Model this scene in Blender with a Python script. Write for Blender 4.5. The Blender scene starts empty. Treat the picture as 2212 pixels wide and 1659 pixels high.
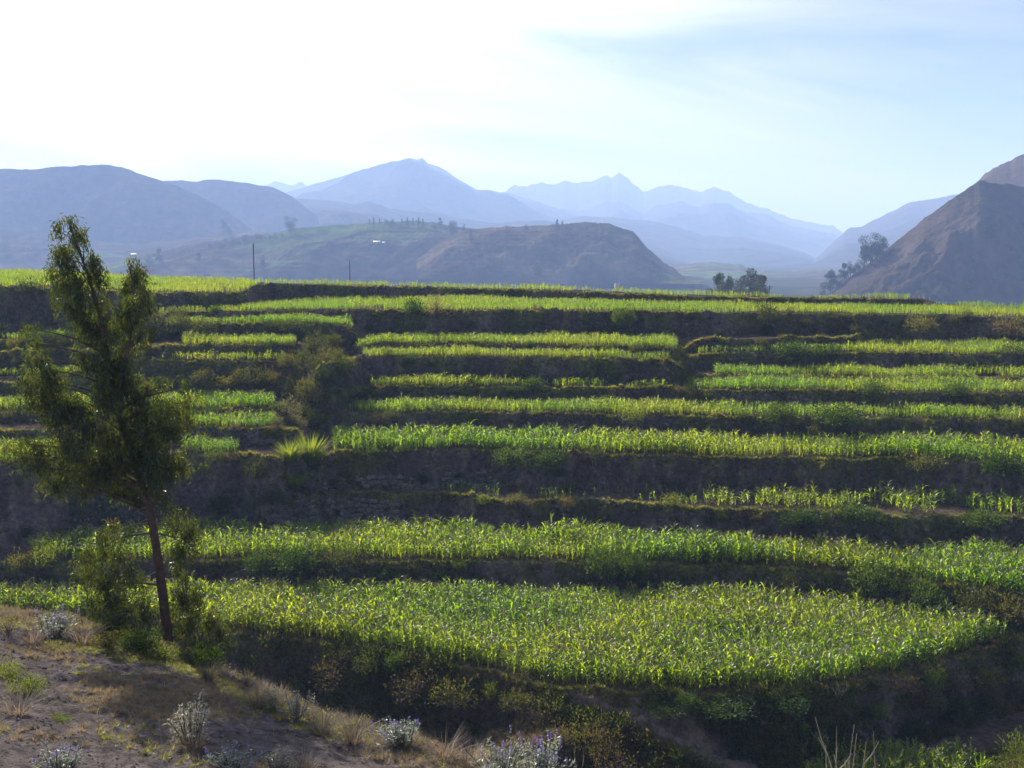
import bpy, math, random
import numpy as np
from mathutils import Vector
R = math.radians
rng = np.random.default_rng(7)
random.seed(7)
SC = bpy.context.scene
COL = SC.collection

# ------------------------------------------------------------------ camera, sky, sun, exposure
CAMZ = 34.0                       # eye height above the nearest maize terrace datum
FV, VW, VH = 2484.0, 2212.0, 1659.0   # focal length and frame in view units
PITCH = math.atan((829.5 - 540.0) / FV)
cam = bpy.data.cameras.new('camera')
cam.sensor_width = 36.0
cam.lens = 36.0 * FV / VW
cam.clip_start = 0.5
cam.clip_end = 40000.0
camo = bpy.data.objects.new('camera', cam)
camo.location = (0, 0, CAMZ)
camo.rotation_euler = (math.pi / 2 - PITCH, 0, 0)
COL.objects.link(camo)
SC.camera = camo

SUN_AZ, SUN_EL = R(-32.0), R(32.0)      # azimuth from +Y, negative to the left
world = bpy.data.worlds.new('World')
SC.world = world
world.use_nodes = True
wn, wl = world.node_tree.nodes, world.node_tree.links
wn.clear()
wout = wn.new('ShaderNodeOutputWorld')
bg = wn.new('ShaderNodeBackground')
sky = wn.new('ShaderNodeTexSky')
sky.sky_type = 'NISHITA'
sky.sun_disc = False
sky.sun_elevation = SUN_EL
sky.sun_rotation = SUN_AZ
sky.altitude = 3300.0
sky.air_density = 1.0
sky.dust_density = 2.2
sky.ozone_density = 8.0
bg.inputs['Strength'].default_value = 0.05
# thin streaky cirrus all over the dome
tc = wn.new('ShaderNodeTexCoord')
sep = wn.new('ShaderNodeSeparateXYZ'); wl.new(tc.outputs['Generated'], sep.inputs[0])
def wmath(op, a, b=None, c=None):
    q = wn.new('ShaderNodeMath'); q.operation = op
    for k, v in enumerate((a, b, c)):
        if v is None: continue
        if isinstance(v, (int, float)): q.inputs[k].default_value = v
        else: wl.new(v, q.inputs[k])
    return q.outputs[0]
az = wmath('ARCTAN2', sep.outputs['X'], sep.outputs['Y'])
el = wmath('ARCSINE', sep.outputs['Z'])
cmb = wn.new('ShaderNodeCombineXYZ')
wl.new(wmath('ADD', wmath('MULTIPLY', az, 1.5), wmath('MULTIPLY', el, 2.2)), cmb.inputs[0])
wl.new(wmath('ADD', wmath('MULTIPLY', el, 7.5), wmath('MULTIPLY', az, 0.5)), cmb.inputs[1])
cmb.inputs[2].default_value = 8.41
cn = wn.new('ShaderNodeTexNoise'); cn.inputs['Scale'].default_value = 1.15; cn.inputs['Detail'].default_value = 8; cn.inputs['Roughness'].default_value = 0.56
cn.inputs['Distortion'].default_value = 0.9
wl.new(cmb.outputs[0], cn.inputs['Vector'])
cr = wn.new('ShaderNodeValToRGB'); cr.color_ramp.elements[0].position = 0.38; cr.color_ramp.elements[1].position = 0.70
cr.color_ramp.elements[0].color = (0.20, 0.20, 0.20, 1); cr.color_ramp.elements[1].color = (0.85, 0.85, 0.85, 1)
wl.new(cn.outputs['Fac'], cr.inputs[0])
bw = wn.new('ShaderNodeRGBToBW'); wl.new(sky.outputs[0], bw.inputs[0])
cb = wn.new('ShaderNodeMath'); cb.operation = 'MULTIPLY_ADD'; cb.inputs[1].default_value = 1.3; cb.inputs[2].default_value = 1.6
wl.new(bw.outputs[0], cb.inputs[0])
# thin cirrus scatters the sun forward, so it is brightest around the sun
vd = wn.new('ShaderNodeVectorMath'); vd.operation = 'DOT_PRODUCT'; wl.new(tc.outputs['Generated'], vd.inputs[0])
vd.inputs[1].default_value = (math.sin(SUN_AZ) * math.cos(SUN_EL), math.cos(SUN_AZ) * math.cos(SUN_EL), math.sin(SUN_EL))
lobe = wmath('MULTIPLY', wmath('POWER', wmath('MAXIMUM', vd.outputs['Value'], 0.0), 5.0), 30.0)
cbl_ = wmath('ADD', cb.outputs[0], lobe)
vt = wn.new('ShaderNodeVectorMath'); vt.operation = 'SCALE'; vt.inputs[0].default_value = (0.97, 0.97, 1.08); wl.new(cbl_, vt.inputs['Scale'])
cbl = vt.outputs[0]
mx = wn.new('ShaderNodeMix'); mx.data_type = 'RGBA'
wl.new(cr.outputs[0], mx.inputs[0]); sg = wn.new('ShaderNodeVectorMath'); sg.operation = 'MULTIPLY'; sg.inputs[1].default_value = (0.98, 0.93, 1.03); wl.new(sky.outputs[0], sg.inputs[0])
wl.new(sg.outputs[0], mx.inputs[6]); wl.new(cbl, mx.inputs[7])
wl.new(mx.outputs[2], bg.inputs['Color']); wl.new(bg.outputs[0], wout.inputs['Surface'])

sun = bpy.data.lights.new('sun', 'SUN')
sun.energy = 5.0
sun.angle = R(0.6)
sun.color = (1.0, 0.95, 0.87)
suno = bpy.data.objects.new('sun', sun)
sd = Vector((math.sin(SUN_AZ) * math.cos(SUN_EL), math.cos(SUN_AZ) * math.cos(SUN_EL), math.sin(SUN_EL)))
suno.rotation_euler = sd.to_track_quat('Z', 'Y').to_euler()
suno.location = (0, 0, 900)
COL.objects.link(suno)

SC.view_settings.view_transform = 'Standard'
SC.view_settings.look = 'None'
SC.view_settings.exposure = 1.3
SC.view_settings.gamma = 1.0
SC.render.engine = 'CYCLES'
SC.cycles.max_bounces = 5
SC.cycles.diffuse_bounces = 3
SC.cycles.glossy_bounces = 2
SC.cycles.transmission_bounces = 3
SC.cycles.volume_bounces = 1
SC.cycles.transparent_max_bounces = 4
SC.cycles.use_denoising = True
SC.cycles.caustics_reflective = False
SC.cycles.caustics_refractive = False

# ------------------------------------------------------------------ helpers
def ray(x, y):
    a = (np.asarray(x, float) - VW / 2) / FV
    b = (VH / 2 - np.asarray(y, float)) / FV
    fy = math.cos(PITCH) + b * math.sin(PITCH)
    return a / fy, (b * math.cos(PITCH) - math.sin(PITCH)) / fy       # X/Y, Z/Y

def slope(y):
    return ray(VW / 2, y)[1]

def at(x, y, Y):
    t, s = ray(x, y)
    return np.array([t * Y, Y, CAMZ + s * Y])

def _hash(ix, iy, seed):
    with np.errstate(over='ignore'):
        h = (ix.astype(np.int64) * 374761393 + iy.astype(np.int64) * 668265263 + seed * 982451653) & 0xFFFFFFFF
        h = ((h ^ (h >> 13)) * 1274126177) & 0xFFFFFFFF
        h = ((h ^ (h >> 16)) * 2246822519) & 0xFFFFFFFF
    return ((h ^ (h >> 15)) & 0xFFFFFF) / float(0xFFFFFF) * 2 - 1

def noise(x, y, seed=0):
    x = np.asarray(x, float); y = np.asarray(y, float)
    x, y = np.broadcast_arrays(x, y)
    ix = np.floor(x).astype(np.int64); iy = np.floor(y).astype(np.int64)
    fx = x - ix; fy = y - iy
    u = fx * fx * (3 - 2 * fx); v = fy * fy * (3 - 2 * fy)
    a = _hash(ix, iy, seed); b = _hash(ix + 1, iy, seed); c = _hash(ix, iy + 1, seed); d = _hash(ix + 1, iy + 1, seed)
    return (a * (1 - u) + b * u) * (1 - v) + (c * (1 - u) + d * u) * v

def fbm(x, y, oct=4, seed=0, gain=0.5):
    r = 0; amp = 1.0; f = 1.0
    for o in range(oct):
        r = r + amp * noise(np.asarray(x) * f + 17.3 * o, np.asarray(y) * f - 9.1 * o, seed + o)
        amp *= gain; f *= 2.03
    return r

def sst(a, b, x):
    q = np.clip((np.asarray(x, float) - a) / (b - a), 0, 1)
    return q * q * (3 - 2 * q)

def mesh(name, V, F, mats=(), mi=None, col=None, smooth=False):
    V = np.asarray(V, np.float32).reshape(-1, 3)
    Fs = F if isinstance(F, list) else [F]
    Fs = [np.asarray(f, np.int32) for f in Fs if len(f)]
    me = bpy.data.meshes.new(name)
    me.vertices.add(len(V)); me.vertices.foreach_set('co', V.ravel())
    nl = sum(f.size for f in Fs); npoly = sum(len(f) for f in Fs)
    me.loops.add(nl); me.polygons.add(npoly)
    me.loops.foreach_set('vertex_index', np.concatenate([f.ravel() for f in Fs]))
    tot = np.concatenate([np.full(len(f), f.shape[1], np.int32) for f in Fs])
    st = np.concatenate([[0], np.cumsum(tot)[:-1]]).astype(np.int32)
    me.polygons.foreach_set('loop_start', st)
    if smooth: me.polygons.foreach_set('use_smooth', np.ones(npoly, bool))
    for m in (mats if isinstance(mats, (list, tuple)) else [mats]): me.materials.append(m)
    if mi is not None: me.polygons.foreach_set('material_index', np.asarray(mi, np.int32))
    if col is not None:
        ca = me.color_attributes.new('Col', 'FLOAT_COLOR', 'POINT')
        c4 = np.ones((len(V), 4), np.float32); c4[:, :3] = col
        ca.data.foreach_set('color', c4.ravel())
    me.update(); me.validate()
    return me

def obj(name, me, parent=None, loc=None, rz=0.0, sc=None):
    o = bpy.data.objects.new(name, me)
    COL.objects.link(o)
    if loc is not None: o.location = [float(q) for q in loc]
    if rz: o.rotation_euler = (0, 0, rz)
    if sc is not None: o.scale = (sc, sc, sc) if np.isscalar(sc) else sc
    if parent is not None: o.parent = parent
    return o

def tag(o, label=None, cat=None, group=None, kind=None):
    if label: o['label'] = label
    if cat: o['category'] = cat
    if group: o['group'] = group
    if kind: o['kind'] = kind
    return o

class Geo:
    """collects quads and tubes for one mesh"""
    def __init__(s): s.V = []; s.F = []; s.C = []; s.M = []; s.n = 0
    def add(s, V, F, col=(1, 1, 1), m=0):
        V = np.asarray(V, float).reshape(-1, 3); F = np.asarray(F, int)
        s.V.append(V); s.F.append(F + s.n); s.n += len(V)
        c = np.asarray(col, float)
        s.C.append(np.broadcast_to(c, (len(V), 3)) if c.ndim == 1 else c)
        s.M.append(np.full(len(F), m))
    def leaves(s, P, D, S, L, W, col=(1, 1, 1), m=0, bend=0.0):
        """rhombic leaves: base P, direction D, side S, length L, width W"""
        n = len(P); L = np.broadcast_to(L, n)[:, None]; W = np.broadcast_to(W, n)[:, None]
        V = np.empty((n, 4, 3))
        V[:, 0] = P; V[:, 1] = P + D * L * 0.45 + S * W * 0.5; V[:, 2] = P + D * L; V[:, 3] = P + D * L * 0.45 - S * W * 0.5
        if bend: V[:, 2, 2] -= (bend * L[:, 0])
        c = np.asarray(col, float)
        if c.ndim == 2: c = np.repeat(c, 4, axis=0)
        s.add(V.reshape(-1, 3), np.arange(4 * n).reshape(n, 4), c, m)
    def tube(s, pts, rad, sides=6, col=(1, 1, 1), m=0):
        pts = np.asarray(pts, float); k = len(pts); rad = np.broadcast_to(rad, k)
        T = np.gradient(pts, axis=0); T /= np.linalg.norm(T, axis=1)[:, None] + 1e-9
        ref = np.array([0.31, 0.95, 0.05]) if abs(T[0][2]) > 0.5 else np.array([0.05, 0.1, 1.0])
        A = np.cross(T, ref); A /= np.linalg.norm(A, axis=1)[:, None] + 1e-9
        B = np.cross(T, A)
        an = np.linspace(0, 2 * np.pi, sides, endpoint=False)
        V = pts[:, None] + rad[:, None, None] * (A[:, None] * np.cos(an)[None, :, None] + B[:, None] * np.sin(an)[None, :, None])
        i = np.arange(k - 1)[:, None] * sides; j = np.arange(sides)[None]
        j2 = (j + 1) % sides
        F = np.stack([i + j, i + j2, i + sides + j2, i + sides + j], -1).reshape(-1, 4)
        s.add(V.reshape(-1, 3), F, col, m)
        s.add(V[-1], [list(range(sides))] if sides == 4 else np.stack([np.zeros(sides - 2, int), np.arange(1, sides - 1), np.arange(2, sides), np.arange(2, sides)], 1)[:, :3].repeat(1, 0) if False else np.array([[0, q, q + 1, q + 1] for q in range(1, sides - 1)])[:0], col, m)
    def box(s, c, d, col=(1, 1, 1), m=0, rz=0.0):
        x, y, z = np.asarray(d, float) / 2
        V = np.array([[-x, -y, -z], [x, -y, -z], [x, y, -z], [-x, y, -z], [-x, -y, z], [x, -y, z], [x, y, z], [-x, y, z]])
        ca, sa = math.cos(rz), math.sin(rz)
        V = V @ np.array([[ca, sa, 0], [-sa, ca, 0], [0, 0, 1]]) + np.asarray(c, float)
        s.add(V, [[0, 3, 2, 1], [4, 5, 6, 7], [0, 1, 5, 4], [1, 2, 6, 5], [2, 3, 7, 6], [3, 0, 4, 7]], col, m)
    def mesh(s, name, mats, smooth=False):
        F = [f for f in s.F if len(f)]
        M = [m for m in s.M if len(m)]
        return mesh(name, np.concatenate(s.V), F, mats, np.concatenate(M), np.concatenate(s.C), smooth)

# ------------------------------------------------------------------ materials
def nmat(name):
    m = bpy.data.materials.new(name); m.use_nodes = True
    n = m.node_tree.nodes; n.clear()
    return m, n, m.node_tree.links, n.new('ShaderNodeOutputMaterial')

def var_color(n, l, vscale=0.0, vamt=0.0, rnd=0.0, tint=(1, 1, 1)):
    """Col attribute x random brightness per object x large soft patches"""
    at_ = n.new('ShaderNodeAttribute'); at_.attribute_name = 'Col'
    c = at_.outputs['Color']
    hs = n.new('ShaderNodeHueSaturation'); l.new(c, hs.inputs['Color'])
    if rnd:
        oi = n.new('ShaderNodeObjectInfo')
        mr = n.new('ShaderNodeMapRange'); mr.inputs['To Min'].default_value = 1 - rnd; mr.inputs['To Max'].default_value = 1 + rnd
        l.new(oi.outputs['Random'], mr.inputs['Value']); l.new(mr.outputs[0], hs.inputs['Value'])
        mh = n.new('ShaderNodeMapRange'); mh.inputs['To Min'].default_value = 0.5 + rnd * 0.055; mh.inputs['To Max'].default_value = 0.5 - rnd * 0.055
        l.new(oi.outputs['Random'], mh.inputs['Value']); l.new(mh.outputs[0], hs.inputs['Hue'])
    c = hs.outputs[0]
    if vscale:
        g = n.new('ShaderNodeNewGeometry')
        nt = n.new('ShaderNodeTexNoise'); nt.inputs['Scale'].default_value = vscale; nt.inputs['Detail'].default_value = 2
        l.new(g.outputs['Position'], nt.inputs['Vector'])
        mr2 = n.new('ShaderNodeMapRange'); mr2.inputs['From Min'].default_value = 0.35; mr2.inputs['From Max'].default_value = 0.65
        mr2.inputs['To Min'].default_value = 0; mr2.inputs['To Max'].default_value = vamt
        l.new(nt.outputs['Fac'], mr2.inputs['Value'])
        mxx = n.new('ShaderNodeMix'); mxx.data_type = 'RGBA'; mxx.blend_type = 'MULTIPLY'
        mxx.inputs[7].default_value = (*tint, 1)
        l.new(mr2.outputs[0], mxx.inputs[0]); l.new(c, mxx.inputs[6]); c = mxx.outputs[2]
    return c

def leaf_mat(name, trans=0.45, tcol=(1.5, 1.35, 0.6), gloss=0.06, rough=0.4, vscale=0.0, vamt=0.0, rnd=0.2, tint=(1, 1, 1)):
    m, n, l, out = nmat(name)
    c = var_color(n, l, vscale, vamt, rnd, tint)
    d = n.new('ShaderNodeBsdfDiffuse'); l.new(c, d.inputs['Color'])
    tm = n.new('ShaderNodeMix'); tm.data_type = 'RGBA'; tm.blend_type = 'MULTIPLY'; tm.inputs[0].default_value = 1; tm.inputs[7].default_value = (*tcol, 1)
    l.new(c, tm.inputs[6])
    t = n.new('ShaderNodeBsdfTranslucent'); l.new(tm.outputs[2], t.inputs['Color'])
    m1 = n.new('ShaderNodeMixShader'); m1.inputs[0].default_value = trans; l.new(d.outputs[0], m1.inputs[1]); l.new(t.outputs[0], m1.inputs[2])
    g = n.new('ShaderNodeBsdfGlossy'); g.inputs['Roughness'].default_value = rough; g.inputs['Color'].default_value = (0.9, 0.95, 1, 1)
    m2 = n.new('ShaderNodeMixShader'); m2.inputs[0].default_value = gloss; l.new(m1.outputs[0], m2.inputs[1]); l.new(g.outputs[0], m2.inputs[2])
    l.new(m2.outputs[0], out.inputs['Surface'])
    return m

def ground_mat(name, scale=1.0, amt=0.5, bump=0.6, bscale=3.0, dist=0.15):
    m, n, l, out = nmat(name)
    at_ = n.new('ShaderNodeAttribute'); at_.attribute_name = 'Col'
    g = n.new('ShaderNodeNewGeometry')
    n1 = n.new('ShaderNodeTexNoise'); n1.inputs['Scale'].default_value = 0.9 * scale; n1.inputs['Detail'].default_value = 8; n1.inputs['Roughness'].default_value = 0.65
    l.new(g.outputs['Position'], n1.inputs['Vector'])
    mr = n.new('ShaderNodeMapRange'); mr.inputs['From Min'].default_value = 0.3; mr.inputs['From Max'].default_value = 0.7
    mr.inputs['To Min'].default_value = 1 - amt; mr.inputs['To Max'].default_value = 1 + amt
    l.new(n1.outputs['Fac'], mr.inputs['Value'])
    vm = n.new('ShaderNodeVectorMath'); vm.operation = 'SCALE'; l.new(at_.outputs['Color'], vm.inputs[0]); l.new(mr.outputs[0], vm.inputs['Scale'])
    p = n.new('ShaderNodeBsdfDiffuse'); l.new(vm.outputs[0], p.inputs['Color']); p.inputs['Roughness'].default_value = 0.6
    n2 = n.new('ShaderNodeTexNoise'); n2.inputs['Scale'].default_value = bscale; n2.inputs['Detail'].default_value = 6; n2.inputs['Roughness'].default_value = 0.7
    l.new(g.outputs['Position'], n2.inputs['Vector'])
    b = n.new('ShaderNodeBump'); b.inputs['Strength'].default_value = bump; b.inputs['Distance'].default_value = dist
    l.new(n2.outputs['Fac'], b.inputs['Height']); l.new(b.outputs[0], p.inputs['Normal'])
    l.new(p.outputs[0], out.inputs['Surface'])
    return m

M_ground = ground_mat('soil_ground', 2.2, 0.6, 1.0, 4.5, 0.3)
M_hill = ground_mat('hill_ground', 0.03, 0.3, 0.5, 0.10, 3.0)
M_far = ground_mat('far_rock', 0.006, 0.5, 1.0, 0.012, 60.0)
M_stone = ground_mat('stone', 4.0, 0.35, 0.5, 14.0, 0.03)
M_bark = ground_mat('bark', 5.0, 0.4, 0.6, 18.0, 0.03)
M_plain = ground_mat('weathered_plain', 3.0, 0.2, 0.3, 9.0, 0.02)
M_maize = leaf_mat('maize_leaf', 0.70, (2.6, 2.35, 0.28), 0.022, 0.32, 0.05, 1.0, 0.3, (0.60, 0.84, 0.95))
M_tassel = leaf_mat('maize_tassel', 0.35, (1.2, 1.1, 0.9), 0.03, 0.5, 0, 0, 0.25)
M_euca = leaf_mat('eucalyptus_leaf', 0.40, (2.0, 1.8, 0.35), 0.035, 0.3)
M_bush = leaf_mat('bush_leaf', 0.42, (1.9, 1.75, 0.5), 0.012, 0.45, 0, 0, 0.25)
M_grass = leaf_mat('grass_blade', 0.55, (2.0, 1.8, 0.5), 0.03, 0.45, 0.08, 0.6, 0.3, (0.9, 0.95, 0.8))
M_straw = leaf_mat('straw_blade', 0.4, (1.2, 1.1, 0.9), 0.02, 0.5, 0.3, 0.5, 0.25, (0.8, 0.75, 0.8))
M_silver = leaf_mat('silver_leaf', 0.3, (1.1, 1.1, 0.85), 0.04, 0.45, 0, 0, 0.15)
M_fartree = leaf_mat('far_tree_leaf', 0.25, (1.4, 1.3, 0.6), 0.03, 0.5, 0, 0, 0.15)

# ------------------------------------------------------------------ terraced ground as one height function
def edge(pts, Z=None):
    p = [(q[0], q[1], q[2] if len(q) > 2 else Z) for q in pts]
    t, s = ray([q[0] for q in p], [q[1] for q in p])
    z = np.array([q[2] for q in p], float)
    return t, z / s, z                       # lateral tangent, distance, level below the eye

F1 = edge([(-300, 1320), (0, 1325), (300, 1345), (500, 1375), (700, 1396), (900, 1425), (1000, 1450), (1150, 1488), (1350, 1506), (1700, 1500), (1900, 1467), (2060, 1432), (2180, 1398), (2260, 1378), (2500, 1350)], -32.0)
F2 = edge([(-300, 1205), (0, 1212), (300, 1215), (600, 1215), (1100, 1216), (1250, 1216), (1500, 1222), (1850, 1243), (2000, 1262), (2212, 1292), (2500, 1330)], -29.3)
F3 = edge([(440, 1090), (560, 1076), (640, 1066), (760, 1064), (900, 1068), (1100, 1078), (1300, 1085), (1500, 1098), (1700, 1108), (1900, 1112), (2212, 1118), (2500, 1125)], -25.9)
F4 = edge([(560, 995), (660, 985), (720, 976), (1000, 975), (1200, 978), (1500, 988), (1700, 992), (2000, 998), (2212, 1003), (2500, 1010)], -22.1)
F5 = edge([(560, 915), (640, 905), (700, 894), (1000, 893), (1200, 895), (1500, 900), (1800, 905), (2212, 910), (2500, 915)], -19.3)
F6 = edge([(600, 862), (700, 850), (800, 837), (1000, 836), (1300, 839), (1600, 843), (1900, 848), (2212, 852), (2500, 856)], -17.1)
F7 = edge([(600, 800), (700, 788), (780, 773), (900, 771), (1200, 774), (1440, 778), (1600, 784)], -13.9)
F8 = edge([(600, 770), (680, 758), (745, 745), (1000, 744), (1200, 747), (1460, 752), (1600, 756)], -12.7)
R7 = edge([(1400, 812), (1550, 812), (1700, 813), (2000, 816), (2212, 817), (2500, 820)], -16.2)
R8 = edge([(1400, 768), (1500, 764), (1700, 762), (1900, 764), (2212, 767), (2500, 770)], -13.9)
R9 = edge([(1400, 735, -12.3), (1820, 730, -12.2), (1890, 714, -11.5), (1950, 709, -11.3), (2212, 713, -11.4), (2500, 716, -11.5)])
L2 = edge([(-300, 1010), (0, 1005), (130, 1000), (400, 981), (520, 980), (640, 985), (760, 1000)], -21.8)
L3 = edge([(-300, 935), (0, 932), (130, 930), (390, 926), (600, 926), (680, 935), (780, 940)], -19.9)
L4 = edge([(-300, 892), (0, 890), (130, 890), (400, 886), (590, 886), (680, 895), (780, 900)], -18.7)
L5 = edge([(-300, 832), (0, 830), (130, 826), (290, 819), (600, 818), (700, 825), (800, 828)], -16.2)
L6 = edge([(-300, 816, -15.9), (0, 815, -15.9), (130, 812, -15.6), (300, 787, -14.2), (610, 785, -14.1), (700, 790, -14.1), (800, 795, -14.1)])
L7 = edge([(-300, 762, -13.0), (0, 760, -13.0), (300, 750, -12.5), (400, 746, -12.4), (640, 745, -12.4), (760, 748, -12.4), (850, 750, -12.4)])
L8 = edge([(-300, 736, -11.8), (0, 735, -11.8), (130, 733, -11.6), (300, 708, -10.6), (360, 702, -10.3), (640, 700, -10.2), (780, 702, -10.3), (900, 705, -10.4)])
F9 = edge([(-300, 708, -10.5), (0, 708, -10.5), (130, 707, -10.4), (300, 700, -9.7), (360, 675, -8.8), (640, 671, -8.7), (1000, 671, -8.7), (1200, 672, -8.75), (1500, 676, -9.0), (1800, 678, -9.2), (2000, 686, -9.6), (2212, 690, -9.8), (2500, 695, -10.0)])
F10 = edge([(-300, 620, -5.2), (0, 621, -5.2), (130, 623, -5.3), (330, 633, -6.2), (520, 633, -6.4), (565, 613, -5.6), (740, 617, -6.0), (1000, 624, -6.8), (1200, 629, -7.05), (1450, 640, -7.6), (1700, 646, -8.0), (1990, 647, -8.2), (2030, 662, -9.2), (2212, 668, -9.7), (2500, 672, -10.0)])
ZONES = {'L': [F1, F2, L2, L3, L4, L5, L6, L7, L8, F9, F10],
         'M': [F1, F2, F3, F4, F5, F6, F7, F8, F9, F10],
         'R': [F1, F2, F3, F4, F5, F6, R7, R8, R9, F9, F10]}
KR = 0.45      # run of a bank per metre of its height

def ravine(t):
    return -41.0 + 4.6 * sst(0.14, 0.26, t)

def _tiers(zone, t):
    """edge distance, level and bank run of every terrace of a zone along bearing t"""
    out = []; zp = ravine(t); yp = None
    for i, (et, eY, eZ) in enumerate(ZONES[zone]):
        Y = np.interp(t, et, eY); Z = np.interp(t, et, eZ)
        X = t * Y
        Y = Y + (0.75 * fbm(X * 0.13, 3.1 * i, 2, 40) + 0.5 * fbm(X * 0.6, 5.7 * i, 3, 51)) * np.clip(Y / 120, .6, 1)
        kr = KR if i else 0.85
        rw = np.maximum(kr * (Z - zp), 0.25)
        if yp is not None: Y = np.maximum(Y, yp + rw + 0.9)
        out.append((Y, Z, rw, zp)); zp = Z; yp = Y
    return out
TT = np.linspace(-0.75, 0.75, 6001)
TIERS = {k: _tiers(k, TT) for k in ZONES}
def tiers(zone, t):
    t = np.asarray(t, float)
    row = t[:1] if t.ndim == 2 and t.shape[0] > 1 and np.ptp(t[:, 0]) < 1e-12 else t     # a polar grid: one bearing per column
    return [tuple(np.interp(row, TT, q) for q in T) for T in TIERS[zone]]

def prof(zone, t, Y):
    T = tiers(zone, t)
    z = np.broadcast_to(ravine(t), np.broadcast(t, Y).shape).copy()
    for (Ye, Z, rw, zp) in T:
        q = np.clip((Y - (Ye - rw)) / rw, 0, 1)
        q = 0.4 * q + 0.6 * q * q
        z += (Z - zp) * q
    return z

LM_Y = np.array([100, 112, 118, 124, 132, 142, 150, 157, 166, 172])
LM_T = ray(np.array([540, 555, 600, 685, 662, 655, 695, 765, 800, 800]), np.full(10, 900))[0]
MR_T = ray(1478, 760)[0]

def gullies(t, Y):
    tb = np.interp(Y, LM_Y, LM_T) + 0.006 * noise(Y * 0.25, 0 * Y, 77)
    wid = 0.014
    wL = 1 - sst(tb - wid, tb + wid, t)
    wR = sst(MR_T - 0.008, MR_T + 0.008, t + 0.004 * noise(Y * 0.3, 0 * Y, 78))
    gd = np.exp(-((t - tb) / 0.011) ** 2) * sst(112, 120, Y) * (1 - sst(155, 164, Y))
    gd2 = np.exp(-((t - MR_T) / 0.007) ** 2) * sst(139, 144, Y) * (1 - sst(158, 164, Y))
    return wL, wR, gd, gd2

# near slope with its crest above the ravine
PB, PC, P0 = -0.1646, -0.2009, -8.6
def near_plane(X, Y): return P0 + PB * X + PC * Y
cx_ = np.array([-900, -400, 0, 153, 330, 450, 560, 700, 850, 1000, 1100, 1400, 1800, 2300], float)
cy_ = np.array([1325, 1325, 1330, 1346, 1385, 1440, 1492, 1558, 1605, 1642, 1668, 1730, 1800, 1880], float)
ct_, cs_ = ray(cx_, cy_)
CR_Y = P0 / (cs_ - PB * ct_ - PC)
def crest(t): return np.interp(t, ct_, CR_Y)

SP_A = np.array(at(1238, 1486, 32.0 / -slope(1486)))
SP_B = np.array(at(1640, 1675, 36.0 / -slope(1675)))
MD_A = np.array(at(2380, 1570, 33.5 / -slope(1570)))
MD_B = np.array(at(2180, 1700, 35.5 / -slope(1700)))

def seg(X, Y, A, B):
    d = B - A; L2_ = d[0] ** 2 + d[1] ** 2
    q = np.clip(((X - A[0]) * d[0] + (Y - A[1]) * d[1]) / L2_, 0, 1)
    dist = np.hypot(X - A[0] - q * d[0], Y - A[1] - q * d[1])
    return dist, A[2] + q * d[2]

_xs = np.array([0, 300, 520, 560, 740, 1000, 1200, 1500, 1850, 2212], float)
_ye = np.array([580, 592, 600, 603, 606, 612, 616, 629, 640, 664], float)
_t10, _ = ray(_xs, _ye)
_z10 = np.interp(_t10, F10[0], F10[2]); _y10 = np.interp(_t10, F10[0], F10[1])
_end = np.maximum(_y10 + 7, (_z10 + 0.75) / slope(_ye))
def plateau_end(t): return np.interp(t, _t10, _end)

def H(X, Y, detail=True):
    X = np.asarray(X, float); Y = np.asarray(Y, float)
    t = X / Y
    wL, wR, gd, gd2 = gullies(t, Y)
    z = wL * prof('L', t, Y) + (1 - wL) * ((1 - wR) * prof('M', t, Y) + wR * prof('R', t, Y))
    z -= 1.7 * gd + 1.1 * gd2
    # plateau falls away into the valley
    ye = plateau_end(t)
    z -= 16 * sst(0, 45, Y - ye)
    z += CAMZ
    d, zl = seg(X, Y, SP_A, SP_B)
    z = np.maximum(z, zl - 0.35 * np.clip(d - .6, 0, None) - 0.35 * np.clip(d - 1.2, 0, None))
    d, zl = seg(X, Y, MD_A, MD_B)
    z = np.maximum(z, zl - 0.55 * np.clip(d - 1.0, 0, None))
    # near slope
    cy = crest(t) + 0.5 * noise(X * 0.5, 3.3, 60)
    over = np.clip(Y - cy, 0, None)
    zn = CAMZ + near_plane(X, Y) - 0.10 * over - 0.55 * np.clip(over - 1.2, 0, None) + 0.14 * fbm(X * .35, Y * .35, 3, 61) + 0.05 * fbm(X * 2.2, Y * 2.2, 3, 62)
    zn = np.where(Y < 75, zn, -999)
    z = np.maximum(z, zn)
    if detail:
        z = z + 0.10 * fbm(X * 0.55, Y * 0.55, 3, 5) + 0.045 * fbm(X * 2.3, Y * 2.3, 2, 9)
        bank = bankness(X, Y)
        z = z + bank * (0.55 * fbm(X * 0.5, Y * 0.7, 3, 15) + 0.16 * fbm(X * 2.6, Y * 2.6, 2, 16))
    return z

def bankness(X, Y):
    """1 on terrace banks, 0 on the level ground"""
    t = X / Y
    wL, wR, gd, gd2 = gullies(t, Y)
    r = 0
    for zn, w in (('L', wL), ('M', (1 - wL) * (1 - wR)), ('R', (1 - wL) * wR)):
        b = np.zeros(np.broadcast(X, Y).shape)
        for (Ye, Z, rw, zp) in tiers(zn, t):
            hgt = np.clip((Z - zp) / 1.0, 0, 1)
            b = np.maximum(b, hgt * sst(-0.5, 0.15, Y - (Ye - rw)) * (1 - sst(-0.15, 0.35, Y - Ye)))
        r = r + w * b
    return np.maximum(r, np.maximum(gd, gd2) * 0.8)

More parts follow.
